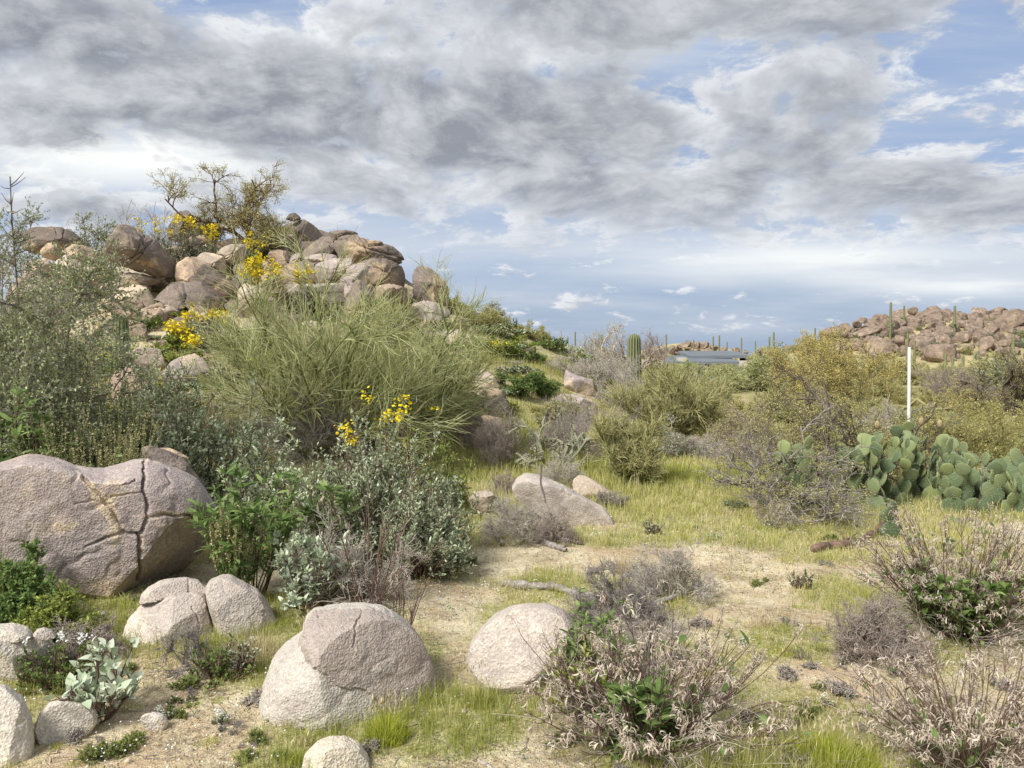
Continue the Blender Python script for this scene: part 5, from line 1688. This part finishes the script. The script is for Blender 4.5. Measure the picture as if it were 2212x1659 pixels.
# --- on and around the outcrop
plant('mesquite_tree', 'wispy mesquite tree on top of the outcrop ridge', 'tree', 545, 18.4, 372, 260, b_mesquite, nl=16000, ll=.035, r=.045, n=.9, leaf_mat='olive_leaf', bark='brown_wood', spread=1.15, tw=1.3)
plant('green_bush', 'green leafed shrub between dome rock and pointed boulder', 'bush', 215, 18.0, 450, 130, b_acacia, n=.6, nl=7000, ll=.04, leaf_mat='acacia_leaf', bark='dark_wood', spread=.8)
plant('thorn_shrub', 'grey lacy shrub on the skyline behind the pointed boulder', 'shrub', 265, 20, 395, 190, b_acacia, n=.6, nl=2500, ll=.03, leaf_mat='bluish_leaf', bark='mauve_twig', spread=.8, dense=4)
plant('thorn_shrub', 'thin grey shrub on the skyline left of the dark pointed rock', 'shrub', 352, 20, 420, 90, b_acacia, n=.4, nl=1200, ll=.03, leaf_mat='bluish_leaf', bark='mauve_twig', spread=.7, dense=3)
plant('thorn_shrub', 'pale low shrub on the skyline above the left dome rock', 'shrub', 130, 20.5, 470, 180, b_acacia, n=.6, nl=3000, ll=.03, leaf_mat='bluish_leaf', bark='mauve_twig', spread=1.1, dense=4)
plant('green_bush', 'dark shrub on the ridge between dark pointed rock and mesquite', 'bush', 460, 18.8, 440, 100, b_acacia, n=.6, nl=3500, ll=.035, leaf_mat='acacia_leaf', bark='dark_wood', spread=.9, dense=4)
plant('green_bush', 'olive shrub hugging the left side of the summit rock', 'bush', 575, 17.6, 470, 130, b_acacia, n=.7, nl=7000, ll=.035, leaf_mat='olive_leaf', bark='dark_wood')
GY = 'yellow flowering bushes on the outcrop'
for lab, u, d, v, w, nf, lm in [
        ('yellow flowering bush along the back edge of the pointed boulder', 335, 17.0, 480, 110, 34, 'bluish_leaf'),
        ('yellow flowering bush in front of the dark pointed rock', 400, 16.9, 478, 90, 30, 'bluish_leaf'),
        ('yellow flowering bush on the ridge right of the dark pointed rock', 460, 16.9, 505, 60, 36, 'bluish_leaf'),
        ('brightest yellow flowering bush above the big palo verde', 562, 15.2, 550, 110, 110, 'lime_leaf'),
        ('little yellow flowering bush right of the brightest yellow bush', 655, 15.2, 580, 50, 34, 'bluish_leaf'),
        ('little yellow flowering bush under the ridge mesquite', 548, 16.8, 510, 40, 22, 'green_leaf'),
        ('blue green bush edged with yellow flowers below the long cream boulder', 440, 13.4, 672, 150, 60, 'bluish_leaf'),
        ('yellow flower bush at the left end of the blue green bush', 385, 13.2, 700, 60, 46, 'lime_leaf'),
        ('low yellow flowered bush between blue green bush and grey peaked boulder', 400, 12.5, 745, 110, 22, 'lime_leaf')]:
    plant('brittlebush', lab, 'bush', u, d, v, w, b_brittle, GY, ll=.05, nl=1500, leaf_mat=lm, n0=26, flowers=nf, stalk=.12, fr=.022)
plant('brittlebush', 'soft grey green bush below the grey peaked boulder', 'bush', 350, 10.8, 770, 170, b_brittle, ll=.04, nl=3200, leaf_mat='brittle_leaf', n0=36)
plant('brittlebush', 'soft grey green bush right of the grey peaked boulder', 'bush', 500, 12.0, 765, 120, b_brittle, ll=.04, nl=2200, leaf_mat='bluish_leaf', n0=30)
plant('brittlebush', 'blue green bush in the notch beside the upright fin', 'bush', 860, 15.2, 660, 80, b_brittle, ll=.045, nl=1300, leaf_mat='bluish_leaf', n0=22)
plant('green_bush', 'dark green shrub at the right foot of the outcrop', 'bush', 1055, 17.5, 700, 130, b_acacia, n=.8, nl=11000, ll=.04, leaf_mat='acacia_leaf', bark='dark_wood')
plant('thorn_shrub', 'lacy grey green shrub against the sky right of the outcrop', 'shrub', 1030, 18.5, 655, 130, b_acacia, n=.7, nl=5000, ll=.035, leaf_mat='bluish_leaf', bark='mauve_twig', spread=.8, dense=4)
plant('palo_verde', 'third palo verde between the middle slope boulders and the second one', 'shrub', 950, 12.6, 735, 170, b_paloverde, n=1.0, r=.025, tw=1.1)

# --- distant scrub: copies of three bushes
GS = 'distant desert bushes'
LB = {'o': 'olive bush among the distant desert scrub', 'g': 'grey green bush among the distant desert scrub', 'd': 'dark green bush among the distant desert scrub'}
protos = {
    'o': (plant('desert_bush', LB['o'], 'bush', 1660, 32, 768, 110, b_paloverde, GS, n=.6, twig='olive_twig', tw=2.6, leafy=4500), None),
    'g': (plant('desert_bush', LB['g'], 'bush', 1320, 34, 765, 90, b_acacia, GS, n=.4, nl=5000, ll=.07, leaf_mat='bluish_leaf', bark='mauve_twig', dense=3), None),
    'd': (plant('desert_bush', LB['d'], 'bush', 1420, 36, 772, 80, b_acacia, GS, n=.4, nl=5000, ll=.07, leaf_mat='acacia_leaf', bark='dark_wood', dense=3), None)}
DS = np.random.default_rng(5)


def scatter(n, u0, u1, d0, d1, s0, s1, keys):
    for _ in range(n):
        u = DS.uniform(u0, u1); d = math.exp(DS.uniform(math.log(d0), math.log(d1)))
        k = keys[DS.integers(len(keys))]
        p = ground_at(u, d)
        s = DS.uniform(s0, s1)
        if 1395 < u < 1650 and d < 66:
            s = min(s, max(.25, (point(u, 785, d)[2] - p[2]) / HT[protos[k][0].name]))
        dup(protos[k][0], p - np.array([0, 0, .05]), DS.uniform(0, 6.28), (s, s, s * DS.uniform(.7, 1.1)), LB[k], GS)


scatter(26, 1150, 2300, 24, 40, .7, 1.1, 'oogd')
scatter(46, 1120, 2350, 40, 95, .9, 1.6, 'oogd')
scatter(70, 1780, 2280, 98, 124, .6, 1.15, 'gdgoo')
scatter(34, 1080, 1780, 110, 150, .7, 1.5, 'god')
scatter(8, -250, 150, 22, 40, .8, 1.2, 'gd')

# --- scrub on the hillside and beyond the meadow: copies of a few kinds
def kinds(lst, group):
    return {k: plant(nm, lab, cat, u, d, v, w, fn, group, **kw) for k, nm, lab, cat, u, d, v, w, fn, kw in lst}


HS = 'small bushes on the hillside below the outcrop'
HK = kinds([
    ('b', 'hill_bush', 'small grey green bush on the hillside below the outcrop', 'bush', 560, 12.5, 800, 90, b_brittle, dict(ll=.045, nl=1500, leaf_mat='brittle_leaf', n0=26)),
    ('l', 'hill_bush', 'small yellow green bush on the hillside below the outcrop', 'bush', 620, 13.0, 770, 90, b_brittle, dict(ll=.035, nl=1700, leaf_mat='lime_leaf', n0=26)),
    ('t', 'hill_twig_shrub', 'small grey twig bush on the hillside below the outcrop', 'shrub', 330, 12.6, 775, 90, b_twig, dict(n=.8, mat='silver_twig', fine=.0028, jit=.18)),
    ('d', 'hill_bush', 'small dark green bush on the hillside below the outcrop', 'bush', 700, 13.4, 760, 80, b_brittle, dict(ll=.04, nl=1500, leaf_mat='green_leaf', n0=26)),
    ('s', 'hill_grass_clump', 'small straw grass clump on the hillside below the outcrop', 'grass clump', 520, 11.6, 840, 60, b_grass, dict(n=260, mat='straw', w=.006)),
], HS)
HL = {k: o['label'] for k, o in HK.items()}
HD = np.random.default_rng(8)
n = 0
while n < 280:
    u = HD.uniform(200, 1150); d = HD.uniform(8.6, 17.5)
    p = ground_at(u, d)
    if p[2] < .22 or (u < 600 and d < 9.6): continue
    k = 'bbbltttdls'[HD.integers(10)]
    s = HD.uniform(.6, 1.25)
    dup(HK[k], p - np.array([0, 0, .03]), HD.uniform(0, 6.28), (s, s, s * HD.uniform(.7, 1.1)), HL[k], HS)
    n += 1
MS = 'scrub bushes between the meadow and the house'
MK = kinds([
    ('o', 'scrub_bush', 'olive leafed bush in the scrub between the meadow and the house', 'bush', 1560, 15.0, 850, 170, b_acacia, dict(n=.8, nl=14000, ll=.03, leaf_mat='olive_leaf', bark='yellow_bark')),
    ('y', 'scrub_bush', 'straw green twiggy bush in the scrub between the meadow and the house', 'bush', 1700, 15.5, 840, 180, b_paloverde, dict(n=.8, twig='olive_twig', tw=1.3, leafy=4000)),
    ('t', 'scrub_twig_shrub', 'grey leafless bush in the scrub between the meadow and the house', 'shrub', 1900, 15.0, 870, 150, b_twig, dict(n=1.0, mat='silver_twig', fine=.0035, r=.008)),
    ('b', 'scrub_bush', 'grey green bush in the scrub between the meadow and the house', 'bush', 2000, 14.5, 880, 130, b_acacia, dict(n=.7, nl=12000, ll=.03, leaf_mat='bluish_leaf', bark='mauve_twig')),
], MS)
ML = {k: o['label'] for k, o in MK.items()}
n = 0
while n < 105:
    u = HD.uniform(1130, 2330); d = math.exp(HD.uniform(math.log(12.4), math.log(30)))
    if d < 13.5 and u < 1650: continue
    k = 'oooyyytbb'[HD.integers(9)]
    s = HD.uniform(.55, 1.0)
    if abs(u - 1369) < 70 and d < 17.5: s *= .6
    top = 783 if 1395 < u < 1650 else (905 if abs(u - 1964) < 90 and d < 14 else 778)
    s = min(s, max(.3, (point(u, top, d)[2] - ground_at(u, d)[2]) / HT[MK[k].name]))
    dup(MK[k], ground_at(u, d) - np.array([0, 0, .03]), HD.uniform(0, 6.28), (s * 1.1, s * 1.1, s * HD.uniform(.7, 1.0)), ML[k], MS)
    n += 1

# --- small weeds over the foreground
FS = 'small weeds scattered over the sandy foreground'
FK = kinds([
    ('g', 'small_weed', 'little green weed scattered on the sandy foreground', 'weed', 380, 3.5, 1500, 70, b_brittle, dict(ll=.016, nl=260, leaf_mat='green_leaf', n0=14)),
    ('b', 'small_weed', 'little grey green weed scattered on the sandy foreground', 'weed', 470, 3.3, 1560, 60, b_brittle, dict(ll=.013, nl=320, leaf_mat='brittle_leaf', n0=18, topflat=.6, flowers=8, fmat='white_petal', fr=.004, stalk=.03)),
    ('t', 'twig_clump', 'little grey twig clump scattered on the sandy foreground', 'twig clump', 420, 3.6, 1480, 80, b_twig, dict(n=.3, mat='grey_wood', fine=.0012, r=.002)),
    ('s', 'grass_tuft', 'little dry grass tuft scattered on the sandy foreground', 'grass tuft', 500, 3.4, 1520, 60, b_grass, dict(n=120, mat='dry_grass', w=.0024, lean=.6)),
    ('y', 'grass_tuft', 'little yellow green grass tuft scattered on the sandy foreground', 'grass tuft', 350, 3.3, 1560, 70, b_grass, dict(n=160, mat='bright_grass', w=.0024, lean=.5)),
    ('w', 'small_weed', 'thin upright weed with tiny leaves on the sandy foreground', 'weed', 600, 3.6, 1452, 85, b_acacia, dict(n=.3, nl=600, ll=.010, leaf_mat='lime_leaf', bark='green_bark', r=.0022, dense=2, low=.1, n0=12)),
    ('d', 'dry_weed', 'thin brown dried weed on the sandy foreground', 'weed', 560, 3.5, 1475, 90, b_acacia, dict(n=.3, nl=420, ll=.009, leaf_mat='dead_leaf', bark='grey_wood', r=.002, dense=2, low=.1, n0=12)),
], FS)
FL = {k: o['label'] for k, o in FK.items()}
n = 0
while n < 285:
    d = math.exp(HD.uniform(math.log(2.9), math.log(7.6))); u = HD.uniform(40, 2200) if n % 3 else HD.uniform(40, 1000)
    p = ground_at(u, d)
    if segdist(p[0], p[1], PATH) < .14: continue
    k = 'gbbtssssyyywwdd'[HD.integers(15)]
    s = HD.uniform(.3, .95)
    dup(FK[k], p, HD.uniform(0, 6.28), (s, s, s * HD.uniform(.7, 1.1)), FL[k], FS)
    n += 1

n = 0
while n < 46:
    u = HD.uniform(940, 1330); d = HD.uniform(16, 27)
    p = ground_at(u, d)
    k = 'bbbltddob'[HD.integers(9)]
    s = HD.uniform(.9, 1.7)
    if k == 'o': dup(MK['o'], p - np.array([0, 0, .03]), HD.uniform(0, 6.28), .6 * s, ML['o'], MS)
    else: dup(HK[k], p - np.array([0, 0, .03]), HD.uniform(0, 6.28), (s, s, s * HD.uniform(.7, 1.1)), HL[k], HS)
    n += 1

n = 0
while n < 42:
    u = HD.uniform(960, 1760); d = HD.uniform(6.4, 13.0)
    p = ground_at(u, d)
    s = HD.uniform(.5, 1.1)
    k = 'sbst'[HD.integers(4)]
    dup(HK[k], p, HD.uniform(0, 6.28), (s * .5, s * .5, s * .45), {'s': 'straw grass tuft in the meadow beyond the sandy clearing', 'b': 'small grey green weed in the meadow beyond the sandy clearing', 't': 'small twig clump in the meadow beyond the sandy clearing'}[k], 'tufts and weeds of the meadow')
    n += 1

# ------------------------------------------------------------------ prickly pear
def pad_mesh(seed):
    g = np.random.default_rng(seed)
    S, F = ico(4)
    V = S.copy()
    z = V[:, 2]
    w = np.where(z < 0, .62 + .38 * (1 + z) ** .7, 1.0)
    V = np.stack([V[:, 0] * .46 * w, V[:, 1] * .085 * (1 + .15 * V[:, 2]), (z + 1) * .5], 1)
    V[:, 1] += .03 * g.normal() * np.sin(V[:, 2] * 3) + .05 * g.normal() * V[:, 0] ** 2
    V = V * (1 + .03 * fbm(S * 1.5 + seed, 3, seed))[:, None]
    mb = MB()
    mb.add(V, F, .3)
    # spine tufts in staggered rows on both faces
    P, D = [], []
    for s in (-1, 1):
        for i in range(6):
            for j in range(7):
                x = (i - 2.5 + .5 * (j % 2)) * .15; zz_ = .12 + j * .135
                r = (x / .46) ** 2 + ((zz_ - .5) / .5) ** 2
                if r < .92:
                    P.append((x, s * .085 * math.sqrt(max(0, 1 - r)) * .95, zz_)); D.append((x * .4, s, .1))
    a = np.linspace(.3, 2 * np.pi - .3, 26)
    for t in a:
        P.append((.455 * math.sin(t) * (1 if math.cos(t) < 0 else .82), 0, .5 - .495 * math.cos(t))); D.append((math.sin(t), 0, -math.cos(t)))
    P = np.repeat(np.array(P), 2, 0); D = np.repeat(np.array(D), 2, 0)
    D = norm(norm(D) + .5 * g.normal(size=D.shape))
    mini(mb, g, P, D, .05, .014, np.full(len(P), 1.0))
    return mb.mesh('pad', M['pad'])


PADS = [pad_mesh(i) for i in range(5)]


def prickly_pear(label, zones, n_pads, seed):
    """zones: (u, d, vtop, width px, base pads); pads grow in chains from the ground"""
    g = np.random.default_rng(seed)
    base = ground_at(zones[0][0], zones[0][1])
    t = thing('prickly_pear', label, 'prickly pear', base)
    fruit = plain('cactus_fruit', (.62, .50, .28), .6, .3, .3, 20)
    live = []

    def put(p, yaw, tilt, roll, s):
        o = bpy.data.objects.new('pad', PADS[g.integers(5)])
        COL.objects.link(o)
        o.parent = t
        o.location = p - base
        o.rotation_mode = 'ZXY' if False else 'XYZ'
        from mathutils import Matrix
        m = Matrix.Rotation(yaw, 3, 'Z') @ Matrix.Rotation(tilt, 3, 'X') @ Matrix.Rotation(roll, 3, 'Y')
        o.rotation_euler = m.to_euler()
        o.scale = (s * g.uniform(.92, 1.12), s, s)
        return np.array(m)
    cnt = 0
    for u, d, vt, w, nb in zones:
        for k in range(nb):
            uu = u + (k + .5 - nb / 2) * w / nb + g.normal(0, .1 * w / nb)
            dd = d + g.uniform(-.3, .5)
            p = ground_at(uu, dd) - np.array([0, 0, .03])
            live.append((p, g.normal(0, .5), g.normal(-.1, .25), g.normal(0, .25), g.uniform(.18, .23), point(uu, vt, dd)[2], 0))
    while live and cnt < n_pads:
        p, yaw, tilt, roll, s, ztop, gen = live.pop(0)
        m = put(p, yaw, tilt, roll, s)
        cnt += 1
        tip = p + m @ np.array([0, 0, .93 * s])
        if tip[2] > ztop:
            continue
        if gen > 0 and tip[2] + .2 > ztop and g.uniform() < .5: 
            continue
        for c in range(g.choice([1, 1, 2]) if gen < 1 else g.choice([1, 1, 1, 2])):
            x = g.uniform(-.32, .32)
            q = p + m @ np.array([x * s, 0, (.90 - .5 * abs(x)) * s])
            live.append((q, yaw + g.normal(0, .75), np.clip(tilt * .4 + g.normal(-.03, .22), -.5, .45), np.clip(roll * .3 + x * 1.2 + g.normal(0, .18), -.7, .7), s * g.uniform(.84, 1.0), ztop, gen + 1))
    S, F = ico(2)
    for u, v, d in ((2030, 910, 8.2), (1990, 905, 8.3), (1895, 912, 8.3)):
        p = point(u, v + 6, d)
        mb = MB()
        mb.add(S * np.array([.03, .03, .05]), F)
        mb.build('fruit', fruit, t, p - base)


prickly_pear('tall prickly pear clump of big green pads below the mesquite', [(1972, 8.3, 880, 150, 10)], 100, 3)
prickly_pear('dark prickly pear clump under the bare mesquite branches, left of the tall clump', [(1800, 8.1, 955, 190, 14)], 95, 5)
prickly_pear('lower prickly pear clump spreading to the right edge', [(2125, 7.9, 1000, 200, 14), (2215, 8.2, 1000, 60, 4)], 100, 8)
prickly_pear('single pale prickly pear pad cluster in front of the tall clump', [(1918, 6.9, 1110, 40, 2)], 4, 12)


# ------------------------------------------------------------------ cholla
def cholla(label, u, d, vtop, wpx, seed):
    g = np.random.default_rng(seed)
    p = ground_at(u, d)
    H = point(u, vtop, d)[2] - p[2]; W = wpx / FPX * d
    t = thing('cholla_cactus', label, 'cholla cactus', p)
    l0, l1, l2 = skel(g, 6, W, H, (5, 3), (.6, .36), (.9, .9), (.0, .0), .2, .1, .04, .4, None, .09)
    a = MB()
    for P, r in ((l0, .024), (l1, .016), (l2, .012)):
        V, F = tubes(P, taper(P, r, .75), 6)
        a.add(V, F, .35)
    a.build('stems', M['cholla'], t)
    s = MB()
    for P, m, r in ((l0, 120, .024), (l1, 70, .017), (l2, 46, .013)):
        n = len(P) * m
        pos, T = along(P, np.repeat(np.arange(len(P)), m), g.uniform(.05, 1, n))
        Dd = norm(np.cross(T, rvec(g, n)))
        mini(s, g, pos + Dd * r * .8, Dd, .02, .006, np.full(n, 1.0))
    s.build('spines', M['cholla'], t)


cholla('branching cholla with thick jointed grey arms left of the meadow', 1190, 10.2, 897, 220, 4)
cholla('small pale cholla behind the right prickly pear clump', 2085, 9.6, 1000, 130, 9)


# ------------------------------------------------------------------ logs and fallen branches
def log(label, pts, r, mat, seed, name='fallen_branch', stubs=5):
    g = np.random.default_rng(seed)
    P = np.array([point(u, v, d) if name == 'raised_branch' else hit(u, v + 4) + [0, 0, r * (.5 if k % 2 else .9)] for k, (u, v, d) in enumerate(pts)])
    for q in P:
        q[2] = max(q[2], gz(q[0], q[1]) + r * .4)
    tt = np.linspace(0, 1, len(P)); ts = np.linspace(0, 1, 34)
    Q = np.stack([np.interp(ts, tt, P[:, i]) for i in range(3)], 1)
    Q[1:-1] = (Q[:-2] + Q[1:-1] * 2 + Q[2:]) / 4
    Q = Q + .12 * r * g.normal(size=Q.shape)
    R = r * np.linspace(1, .6, 34) * (1 + .07 * g.normal(size=34))
    R[0] = .02 * r; R[1] *= .8; R[-1] *= .05; Q[0] = Q[1] + (Q[0] - Q[1]) * .15
    c = Q[0].copy(); c[2] = gz(c[0], c[1])
    V, F = tubes((Q - c)[None], R[None], 12)
    n_ = norm(V - np.repeat(Q - c, 12, 0))
    V = V + n_ * (.30 * r * fbm(V * (.9 / r), 4, seed))[:, None]
    mb = MB()
    mb.add(V, F, g.uniform(0, 1, len(V)))
    if stubs:
        st = sprout(g, (Q - c)[None], stubs, .1, .95, .8, .22, 6, .02, .2)
        V, F = tubes(st, taper(st, r * .32, .3), 5)
        mb.add(V, F, .4)
    o = mb.build(name, M[mat], None, c)
    o.name = 'fallen_branch'
    tag(o, label, 'fallen branch')


log('weathered grey log end pointing left behind the egg shaped boulder', [(1083, 1262, 4.75), (1130, 1268, 4.7), (1200, 1272, 4.65), (1265, 1290, 4.5), (1320, 1310, 4.4)], .032, 'grey_wood', 3)
log('weathered grey branch rising to the right from the dead twig heap', [(1390, 1325, 4.1), (1430, 1300, 4.2), (1470, 1290, 4.3), (1500, 1275, 4.4), (1516, 1264, 4.4)], .026, 'grey_wood', 5)
log('brown bent branch lying on the sand below the prickly pear', [(1755, 1192, 5.75), (1790, 1180, 5.8), (1830, 1182, 5.75), (1865, 1168, 5.9), (1895, 1150, 6.0), (1912, 1128, 6.1)], .04, 'brown_wood', 7)
log('thin brown branch forking right from the bent branch', [(1865, 1172, 5.8), (1900, 1176, 5.7), (1935, 1180, 5.6)], .022, 'brown_wood', 8, stubs=2)
log('short pale log in front of the dead grey bush', [(1165, 1168, 6.45), (1195, 1180, 6.3), (1222, 1190, 6.2)], .03, 'grey_wood', 9, stubs=1)
log('dark charred stick behind the short pale log', [(1180, 1160, 6.6), (1220, 1165, 6.5), (1258, 1175, 6.4)], .022, 'dark_wood', 10, stubs=3)
log('long dark low branch reaching left out of the prickly pear', [(1730, 1060, 8.0), (1690, 1046, 8.0), (1640, 1042, 7.9), (1590, 1044, 7.9), (1550, 1038, 8.0)], .022, 'dark_wood', 11, 'raised_branch', stubs=10)
log('dark forked stick lying on the grass left of the cholla shadow', [(1030, 1015, 9.0), (1070, 1010, 9.1), (1130, 1020, 9.0)], .012, 'dark_wood', 12, stubs=6)
log('short pale stick on the sand at the bottom of the view', [(1030, 1642, 3.0), (1050, 1652, 2.98), (1070, 1666, 2.95)], .008, 'silver_twig', 13, stubs=1)
log('thin dark stick across the tilted tan boulder', [(1170, 1000, 7.05), (1168, 1045, 6.95), (1176, 1070, 6.9), (1180, 1090, 6.85)], .010, 'dark_wood', 14, 'raised_branch', stubs=2)


# ------------------------------------------------------------------ grass, stubble, litter and gravel
def field(rng, n, d0, d1, p=1.0):
    t = rng.uniform(0, 1, n)
    d = (d0 ** p + t * (d1 ** p - d0 ** p)) ** (1 / p)
    x = rng.uniform(-.74, .74, n) * d
    return x, d


def turf():
    g = np.random.default_rng(42)
    x, y = field(g, 40000, 2.6, 17, .8)
    q = greenness(x, y)
    k = g.uniform(0, 1, len(x)) < sstep(.2, .95, q)
    x, y, q = x[k], y[k], q[k]
    far = sstep(3, 12, y)
    tint = np.clip(g.normal(.5, .24, len(x)) + .45 * f2(x, y, .7, 3, 13), 0, 1)
    size = (.55 + .9 * np.clip(f2(x, y, 1.1, 3, 77) + .3, 0, 1.2)) * np.exp(g.normal(0, .35, len(x)))
    m = np.where(y < 6, 16, 13)
    i = np.repeat(np.arange(len(x)), m)
    ph = g.uniform(0, 2 * np.pi, len(i)); rr = .035 * (1 + 2.0 * far[i]) * np.sqrt(g.uniform(0, 1, len(i)))
    bx, by = x[i] + rr * np.cos(ph), y[i] + rr * np.sin(ph)
    h = (.026 + .078 * far + .04 * q)[i] * size[i] * g.uniform(.35, 1.25, len(i))
    mb = MB()
    blades(mb, g, np.stack([bx, by, height(bx, by) - .004], 1), h, .0022 + .005 * far[i], .6, rnd=np.clip(tint[i] + g.normal(0, .15, len(i)), 0, 1), az=ph + g.normal(0, .5, len(i)))
    o = mb.build('grass', M['grass'])
    tag(o, 'green meadow grass', 'grass', kind='stuff')
    x, y = field(g, 260000, 2.6, 17, .9)
    q = greenness(x, y)
    pd = segdist(x, y, PATH)
    k = g.uniform(0, 1, len(x)) < (.25 + .6 * sstep(.0, .5, f2(x, y, 2.2, 3, 55) + .2)) * (.25 + .75 * sstep(.05, .3, pd)) * (1 - .5 * q)
    x, y = x[k], y[k]
    z = height(x, y)
    far = sstep(3, 12, y)
    mb = MB()
    blades(mb, g, np.stack([x, y, z - .004], 1), (.016 + .04 * far) * g.uniform(.4, 1.8, len(x)), .0022 + .004 * far, .8)
    o = mb.build('dry_grass', M['dry_grass'])
    tag(o, 'dry straw stubble on the sand', 'dry grass', kind='stuff')
    # low broad leafed seedlings
    x, y = field(g, 60000, 2.6, 13, .9)
    k = g.uniform(0, 1, len(x)) < .15 + .85 * sstep(.15, .5, f2(x, y, 1.7, 4, 91))
    x, y = x[k], y[k]
    z = height(x, y)
    mb = MB()
    pos = np.stack([x, y, z + g.uniform(0, .035, len(x))], 1)
    mini(mb, g, pos, norm(rvec(g, len(x)) + np.array([0, 0, .5])), .012 + .010 * sstep(3, 10, y), .006 + .006 * sstep(3, 10, y))
    o = mb.build('seedling_leaves', M['green_leaf'])
    tag(o, 'tiny green seedlings on the ground', 'seedlings', kind='stuff')
    # dead leaf bits
    x, y = field(g, 70000, 2.6, 12, .85)
    k = g.uniform(0, 1, len(x)) < .08 + .92 * sstep(.05, .5, f2(x, y, 1.5, 4, 191))
    x, y = x[k], y[k]
    z = height(x, y)
    mb = MB()
    mini(mb, g, np.stack([x, y, z + g.uniform(.001, .012, len(x))], 1), norm(rvec(g, len(x)) * np.array([1, 1, .35])), .010 + .010 * sstep(3, 10, y), .005 + .005 * sstep(3, 10, y))
    o = mb.build('leaf_litter', M['litter'])
    tag(o, 'dead leaf bits on the ground', 'leaf litter', kind='stuff')
    # white spring flowers
    x, y = field(g, 15000, 2.6, 11, .9)
    k = g.uniform(0, 1, len(x)) < sstep(.1, .5, f2(x, y, 1.2, 3, 71))
    x, y = x[k][:4200], y[k][:4200]
    z = height(x, y)
    mb = MB()
    disc(mb, g, np.stack([x, y, z + g.uniform(.02, .10, len(x))], 1), .0038 + .002 * sstep(3, 9, y))
    o = mb.build('tiny_white_flowers', M['white_petal'])
    tag(o, 'tiny white spring flowers', 'wildflowers', kind='stuff')
    # twig litter
    x, y = field(g, 4200, 2.6, 13, .9)
    z = height(x, y)
    a = g.uniform(0, 2 * np.pi, len(x))
    D = np.stack([np.cos(a), np.sin(a), g.normal(.05, .12, len(x))], 1)
    P = grow(g, np.stack([x, y, z + .006], 1), D, g.uniform(.03, .16, len(x)), 4, 0, .25)
    P[..., 2] = np.maximum(P[..., 2], z[:, None] + .002)
    mb = MB()
    V, F = tubes(P, taper(P, .0022), 3)
    mb.add(V, F, np.repeat(g.uniform(0, 1, len(x)), 12))
    o = mb.build('twig_litter', M['grey_wood'])
    tag(o, 'small broken twigs on the ground', 'twig litter', kind='stuff')
    # gravel
    x, y = field(g, 9000, 2.6, 12, .9)
    z = height(x, y)
    s = np.minimum(.0045 * np.exp(g.normal(0, .5, len(x))), .018)
    S, F = ico(1)
    J = S[None] * (s[:, None] * g.uniform(.6, 1.3, (len(x), 3)))[:, None] * (1 + .25 * g.normal(size=(len(x), len(S), 1)))
    V = J + np.stack([x, y, z], 1)[:, None]
    mb = MB()
    mb.add(V.reshape(-1, 3), (F[None] + (np.arange(len(x)) * len(S))[:, None, None]).reshape(-1, 3), np.repeat(g.uniform(0, 1, len(x)), len(S)))
    o = mb.build('gravel', M['rock_cream'])
    tag(o, 'coarse granite gravel', 'gravel', kind='stuff')


turf()
